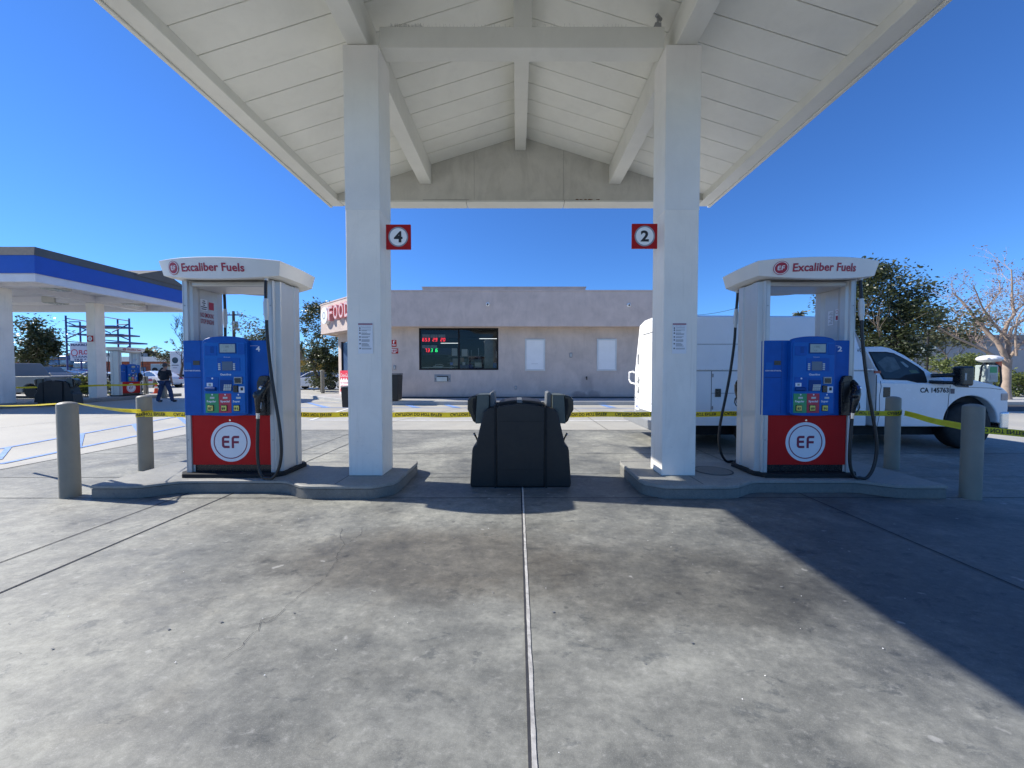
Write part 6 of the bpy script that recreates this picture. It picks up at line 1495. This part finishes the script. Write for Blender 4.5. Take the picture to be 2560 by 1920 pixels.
# box truck with logo
Y = 38; a = at(426, 940, Y); b = at(459, 878, Y)
t = thing('box_truck', 'white box truck with a dark round emblem standing beside the left pump', 'truck', (a.x, Y, 0))
W, z0, z1 = b.x - a.x, at(440, 936, Y).z, b.z
bx = MB().box(0, W * .72, 0, 4.5, z0, z1).build('cargo_box', M['bare_white'], t, bevel=.03); MB().box(W * .74, W * 1.9, 0.1, 3.5, .7, z1 * .75).build('cab', M['bare_white'], t, bevel=.1)
MB().box(-.25, -.01, .2, .6, z1 - 1.0, z1 - .2).build('mirror', M['under'], t, bevel=.02)
MB().box(-.1, W * 1.7, .1, 4.2, .35, z0 - .01).build('chassis', mat('dark_red_chassis', (.05, .015, .015), .7), t); MB().disc((W * .37, -.01, (z0 + z1) / 2 + .25), W * .22, n=28).build('emblem', mat('emblem_teal', (.04, .08, .10), .5), bx, recalc=False)
l = MB().box(W * .12, W * .62, -.012, -.008, z0 + .85, z0 + .95).box(W * .2, W * .52, -.012, -.008, z0 + .62, z0 + .68); l.build('marking', M['steel_grey'], bx)
for x in (.5, W * 1.3): MB().cyl((x, .05, .42), (x, .4, .42), .42, n=20).build('wheel', M['tire'], t)
def cone(px, pyb, Y, h, label):
    p = gd(px, pyb) if Y is None else Vector((at(px, pyb, Y).x, Y, 0)); t = thing('traffic_cone', label, 'traffic cone', (p.x, p.y, at(px, pyb, p.y).z if Y else 0), group='orange traffic cones'); k = h / .7
    orange = mat('cone_orange', (.75, .09, .02), .5, var=.05)
    MB().cyl((0, 0, .03 * k), (0, 0, .7 * k), .14 * k, .03 * k, 16).build('cone_body', orange, t, smooth=40); MB().box(-.2 * k, .2 * k, -.2 * k, .2 * k, 0, .03 * k).build('base', orange, t); MB().cyl((0, 0, .36 * k), (0, 0, .48 * k), .092 * k, .066 * k, 16, False).build('reflective_band', M['bare_white'], t)
cone(391, 984, None, .65, 'small orange traffic cone on the ground beside the walking person')
cone(437, 958, 37.5, .95, 'orange traffic cone hung on the front of the white box truck')
bollard(at(365, 975, 22).x, 22, 1.1, .11, 'grey bollard right of the distant fuel pump', group='grey bollards in the far lot')
bollard(at(411, 990, 20).x, 20, .95, .12, 'grey bollard behind the legs of the walking person', group='grey bollards in the far lot')
# far appliances by the box truck
t = thing('air_conditioner', 'pale boxy outdoor unit left of the person near the brick building', 'machine', (at(377, 940, 45).x, 45, 0)); MB().box(0, 2.0, 0, 1, 0, 2.3).build('cabinet', M['lcd'], t, bevel=.05); MB().disc((.5, -.01, 1.5), .38, n=20, r_in=.08).build('fan_grille', M['under'], t, recalc=False); MB().disc((1.45, -.01, 1.5), .38, n=20, r_in=.08).build('fan_grille', M['under'], t, recalc=False)
# air and vacuum machine at right
Y = 15.0; a = at(2462, 990, Y); t = thing('vacuum_machine', 'car vacuum machine with a white dome and black hoses beyond the truck bonnet', 'vacuum machine', (a.x, Y, 0))
MB().cyl((0, 0, 0), (0, 0, 1.2), .20, .18, 16).build('post', M['steel_grey'], t); MB().box(-.20, .20, -.24, .2, .95, 1.62).build('cabinet', M['lcd'], t, bevel=.03)
MB().box(-.13, .13, -.25, -.241, 1.32, 1.55).build('label', M['green_label'], t); MB().box(-.12, .12, -.252, -.241, 1.05, 1.25).build('coin_panel', M['steel_grey'], t)
MB().sphere((.12, 0, 1.86), .36, 20, 10, (1, 1, .42)).build('dome', mat('dome_white', (.8, .8, .8), .15), t, smooth=60); MB().cyl((.12, 0, 1.6), (.12, 0, 1.78), .14, n=12).build('neck', M['black_plastic'], t)
q = MB()
for s in (-1, 1): q.tube([(s * .18, -.1, 1.7), (s * .36, -.16, 1.55), (s * .42, -.16, 1.0), (s * .30, -.16, .5), (s * .22, -.12, .9)], .03, 8)
q.build('hose', M['rubber'], t, smooth=50); MB().box(.42, .56, -.05, .05, 1.35, 1.75).build('orange_flag', mat('flag_orange', (.6, .12, .04), .5), t)
# lamp post, dish equipment
Y = 20; a = at(2320, 840, Y); t = thing('street_lamp', 'thin dark lamp post with a flat arm head behind the truck windscreen', 'street lamp', (a.x, Y, 0)); zz = at(2320, 822, Y).z
MB().tube([(0, 0, 0), (0, 0, zz - .25), (.06, 0, zz - .08), (.35, 0, zz)], .055, 8).build('pole', M['under'], t, smooth=50); MB().box(.25, 1.05, -.14, .14, zz - .03, zz + .06).build('lamp_head', M['under'], t, bevel=.03)
MB().box(-.25, -.06, -.1, .1, zz - 1.25, zz - .95).sphere((.28, 0, zz - 1.05), .16, 12, 8).box(.06, .18, -.1, .1, zz - 1.2, zz - .95).build('floodlight', M['lcd'], t, bevel=.02)

# ------------------------------------------------------------------ person walking
Yp = 17.3; fx = at(413, 1000, Yp).x
pr = thing('person', 'person seen from behind in a dark shirt and blue jeans striding near the far pump', 'person', (fx, Yp, 0), 0)
def skin_mesh(name, verts, edges, radii, m, par, root=0, sub=2):
    me = bpy.data.meshes.new(name); me.from_pydata(verts, edges, []); me.update()
    o = bpy.data.objects.new(name, me); COL.objects.link(o); o.parent = par
    if not me.skin_vertices:
        import bmesh
        b = bmesh.new(); b.from_mesh(me); b.verts.layers.skin.verify(); b.to_mesh(me); b.free()
    for i, r in enumerate(radii):
        rr_ = r if isinstance(r, tuple) else (r, r); me.skin_vertices[0].data[i].radius = rr_; me.skin_vertices[0].data[i].use_root = (i == root)
    s = o.modifiers.new('skin', 'SKIN'); s.use_smooth_shade = True
    ss = o.modifiers.new('sub', 'SUBSURF'); ss.levels = sub; ss.render_levels = sub
    if m: me.materials.append(m)
    return o
# y forward = away from camera (walking away/left)
J = [(0, 0, .93), (0, .01, 1.08), (0, .02, 1.25), (0, .03, 1.40), (0, .03, 1.49), (0.01, .035, 1.56), (0.01, .04, 1.64), (.01, .04, 1.70),
     (-.10, 0, .88), (-.17, -.03, .50), (-.235, -.10, .10), (-.25, -.02, .04), (-.26, .10, .03),
     (.10, 0, .88), (.19, .06, .50), (.30, .02, .10), (.33, .08, .04), (.38, .17, .03),
     (-.19, .02, 1.38), (-.285, .03, 1.14), (-.25, .14, .93), (-.23, .17, .86),
     (.19, .02, 1.38), (.275, .0, 1.13), (.27, .06, .90), (.27, .09, .83)]
E = [(0, 1), (1, 2), (2, 3), (3, 4), (4, 5), (5, 6), (6, 7), (0, 8), (8, 9), (9, 10), (10, 11), (11, 12), (0, 13), (13, 14), (14, 15), (15, 16), (16, 17), (3, 18), (18, 19), (19, 20), (20, 21), (3, 22), (22, 23), (23, 24), (24, 25)]
rad = [(.16, .12), (.165, .125), (.17, .12), (.13, .09), .055, (.075, .085), (.085, .10), (.05, .06), .09, .065, .05, .045, .03, .09, .065, .05, .045, .03, .06, .045, .034, .03, .06, .045, .034, .03]
skinm = mat('skin', (.33, .19, .13), .6, var=.05)
skin_mesh('body', J, E, rad, skinm, pr)
sh = [0, 1, 2, 3, 4, 18, 19, 22, 23]; mp = {v: i for i, v in enumerate(sh)}
def shrink(a, b, u): return tuple(Vector(J[a]).lerp(Vector(J[b]), u))
skin_mesh('shirt', [J[0], J[1], J[2], J[3], shrink(3, 4, .45), J[18], shrink(18, 19, .95), J[22], shrink(22, 23, .95)], [(0, 1), (1, 2), (2, 3), (3, 4), (3, 5), (5, 6), (3, 7), (7, 8)], [(.185, .145), (.19, .15), (.195, .14), (.15, .105), .075, .085, .07, .085, .07], mat('dark_shirt', (.012, .013, .018), .8, var=.1), pr)
skin_mesh('jeans', [(0, 0, .95), J[8], J[9], J[10], (-.24, -.06, .05), J[13], J[14], J[15], (.31, .05, .05)], [(0, 1), (1, 2), (2, 3), (3, 4), (0, 5), (5, 6), (6, 7), (7, 8)], [(.175, .135), .11, .085, .075, .075, .11, .085, .075, .075], mat('blue_denim', (.035, .055, .12), .85, var=.2, scale=20), pr)
for s, (x, y) in ((-1, (-.255, .03)), (1, (.345, .10))): MB().sphere((x, y, .045), .06, 12, 8, (.8, 2.0, .75)).build('shoe', M['under'], pr, smooth=60)
hr = MB().sphere((.01, .025, 1.655), .100, 16, 12, (.88, .98, 1.05)); hr.v = [(x, y, z) for x, y, z in hr.v]; hr.build('hair', mat('grey_hair', (.07, .065, .06), .9, var=.3), pr, smooth=60)
q = MB()
for s in (-1, 1): q.sphere((.01 + s * .088, .05, 1.63), .03, 8, 6, (.4, .8, 1.1))
q.build('ear', skinm, pr, smooth=60)
for s, (hx_, hy_, hz_) in ((-1, (-.23, .17, .86)), (1, (.27, .09, .83))):
    q = MB()
    for f in range(4):
        ox = (f - 1.5) * .018; L_ = (.075, .085, .08, .065)[f]
        q.tube([(hx_ + ox * .4, hy_ + ox, hz_ - .01), (hx_ + ox * .4, hy_ + ox + .008, hz_ - .05), (hx_ + ox * .4 - s * .012, hy_ + ox + .02, hz_ - .02 - L_)], [.010, .009, .007], 6)
    q.tube([(hx_ - s * .01, hy_ + .03, hz_), (hx_ - s * .02, hy_ + .055, hz_ - .03), (hx_ - s * .02, hy_ + .06, hz_ - .055)], [.011, .010, .008], 6)
    q.build('hand', skinm, pr, smooth=60)
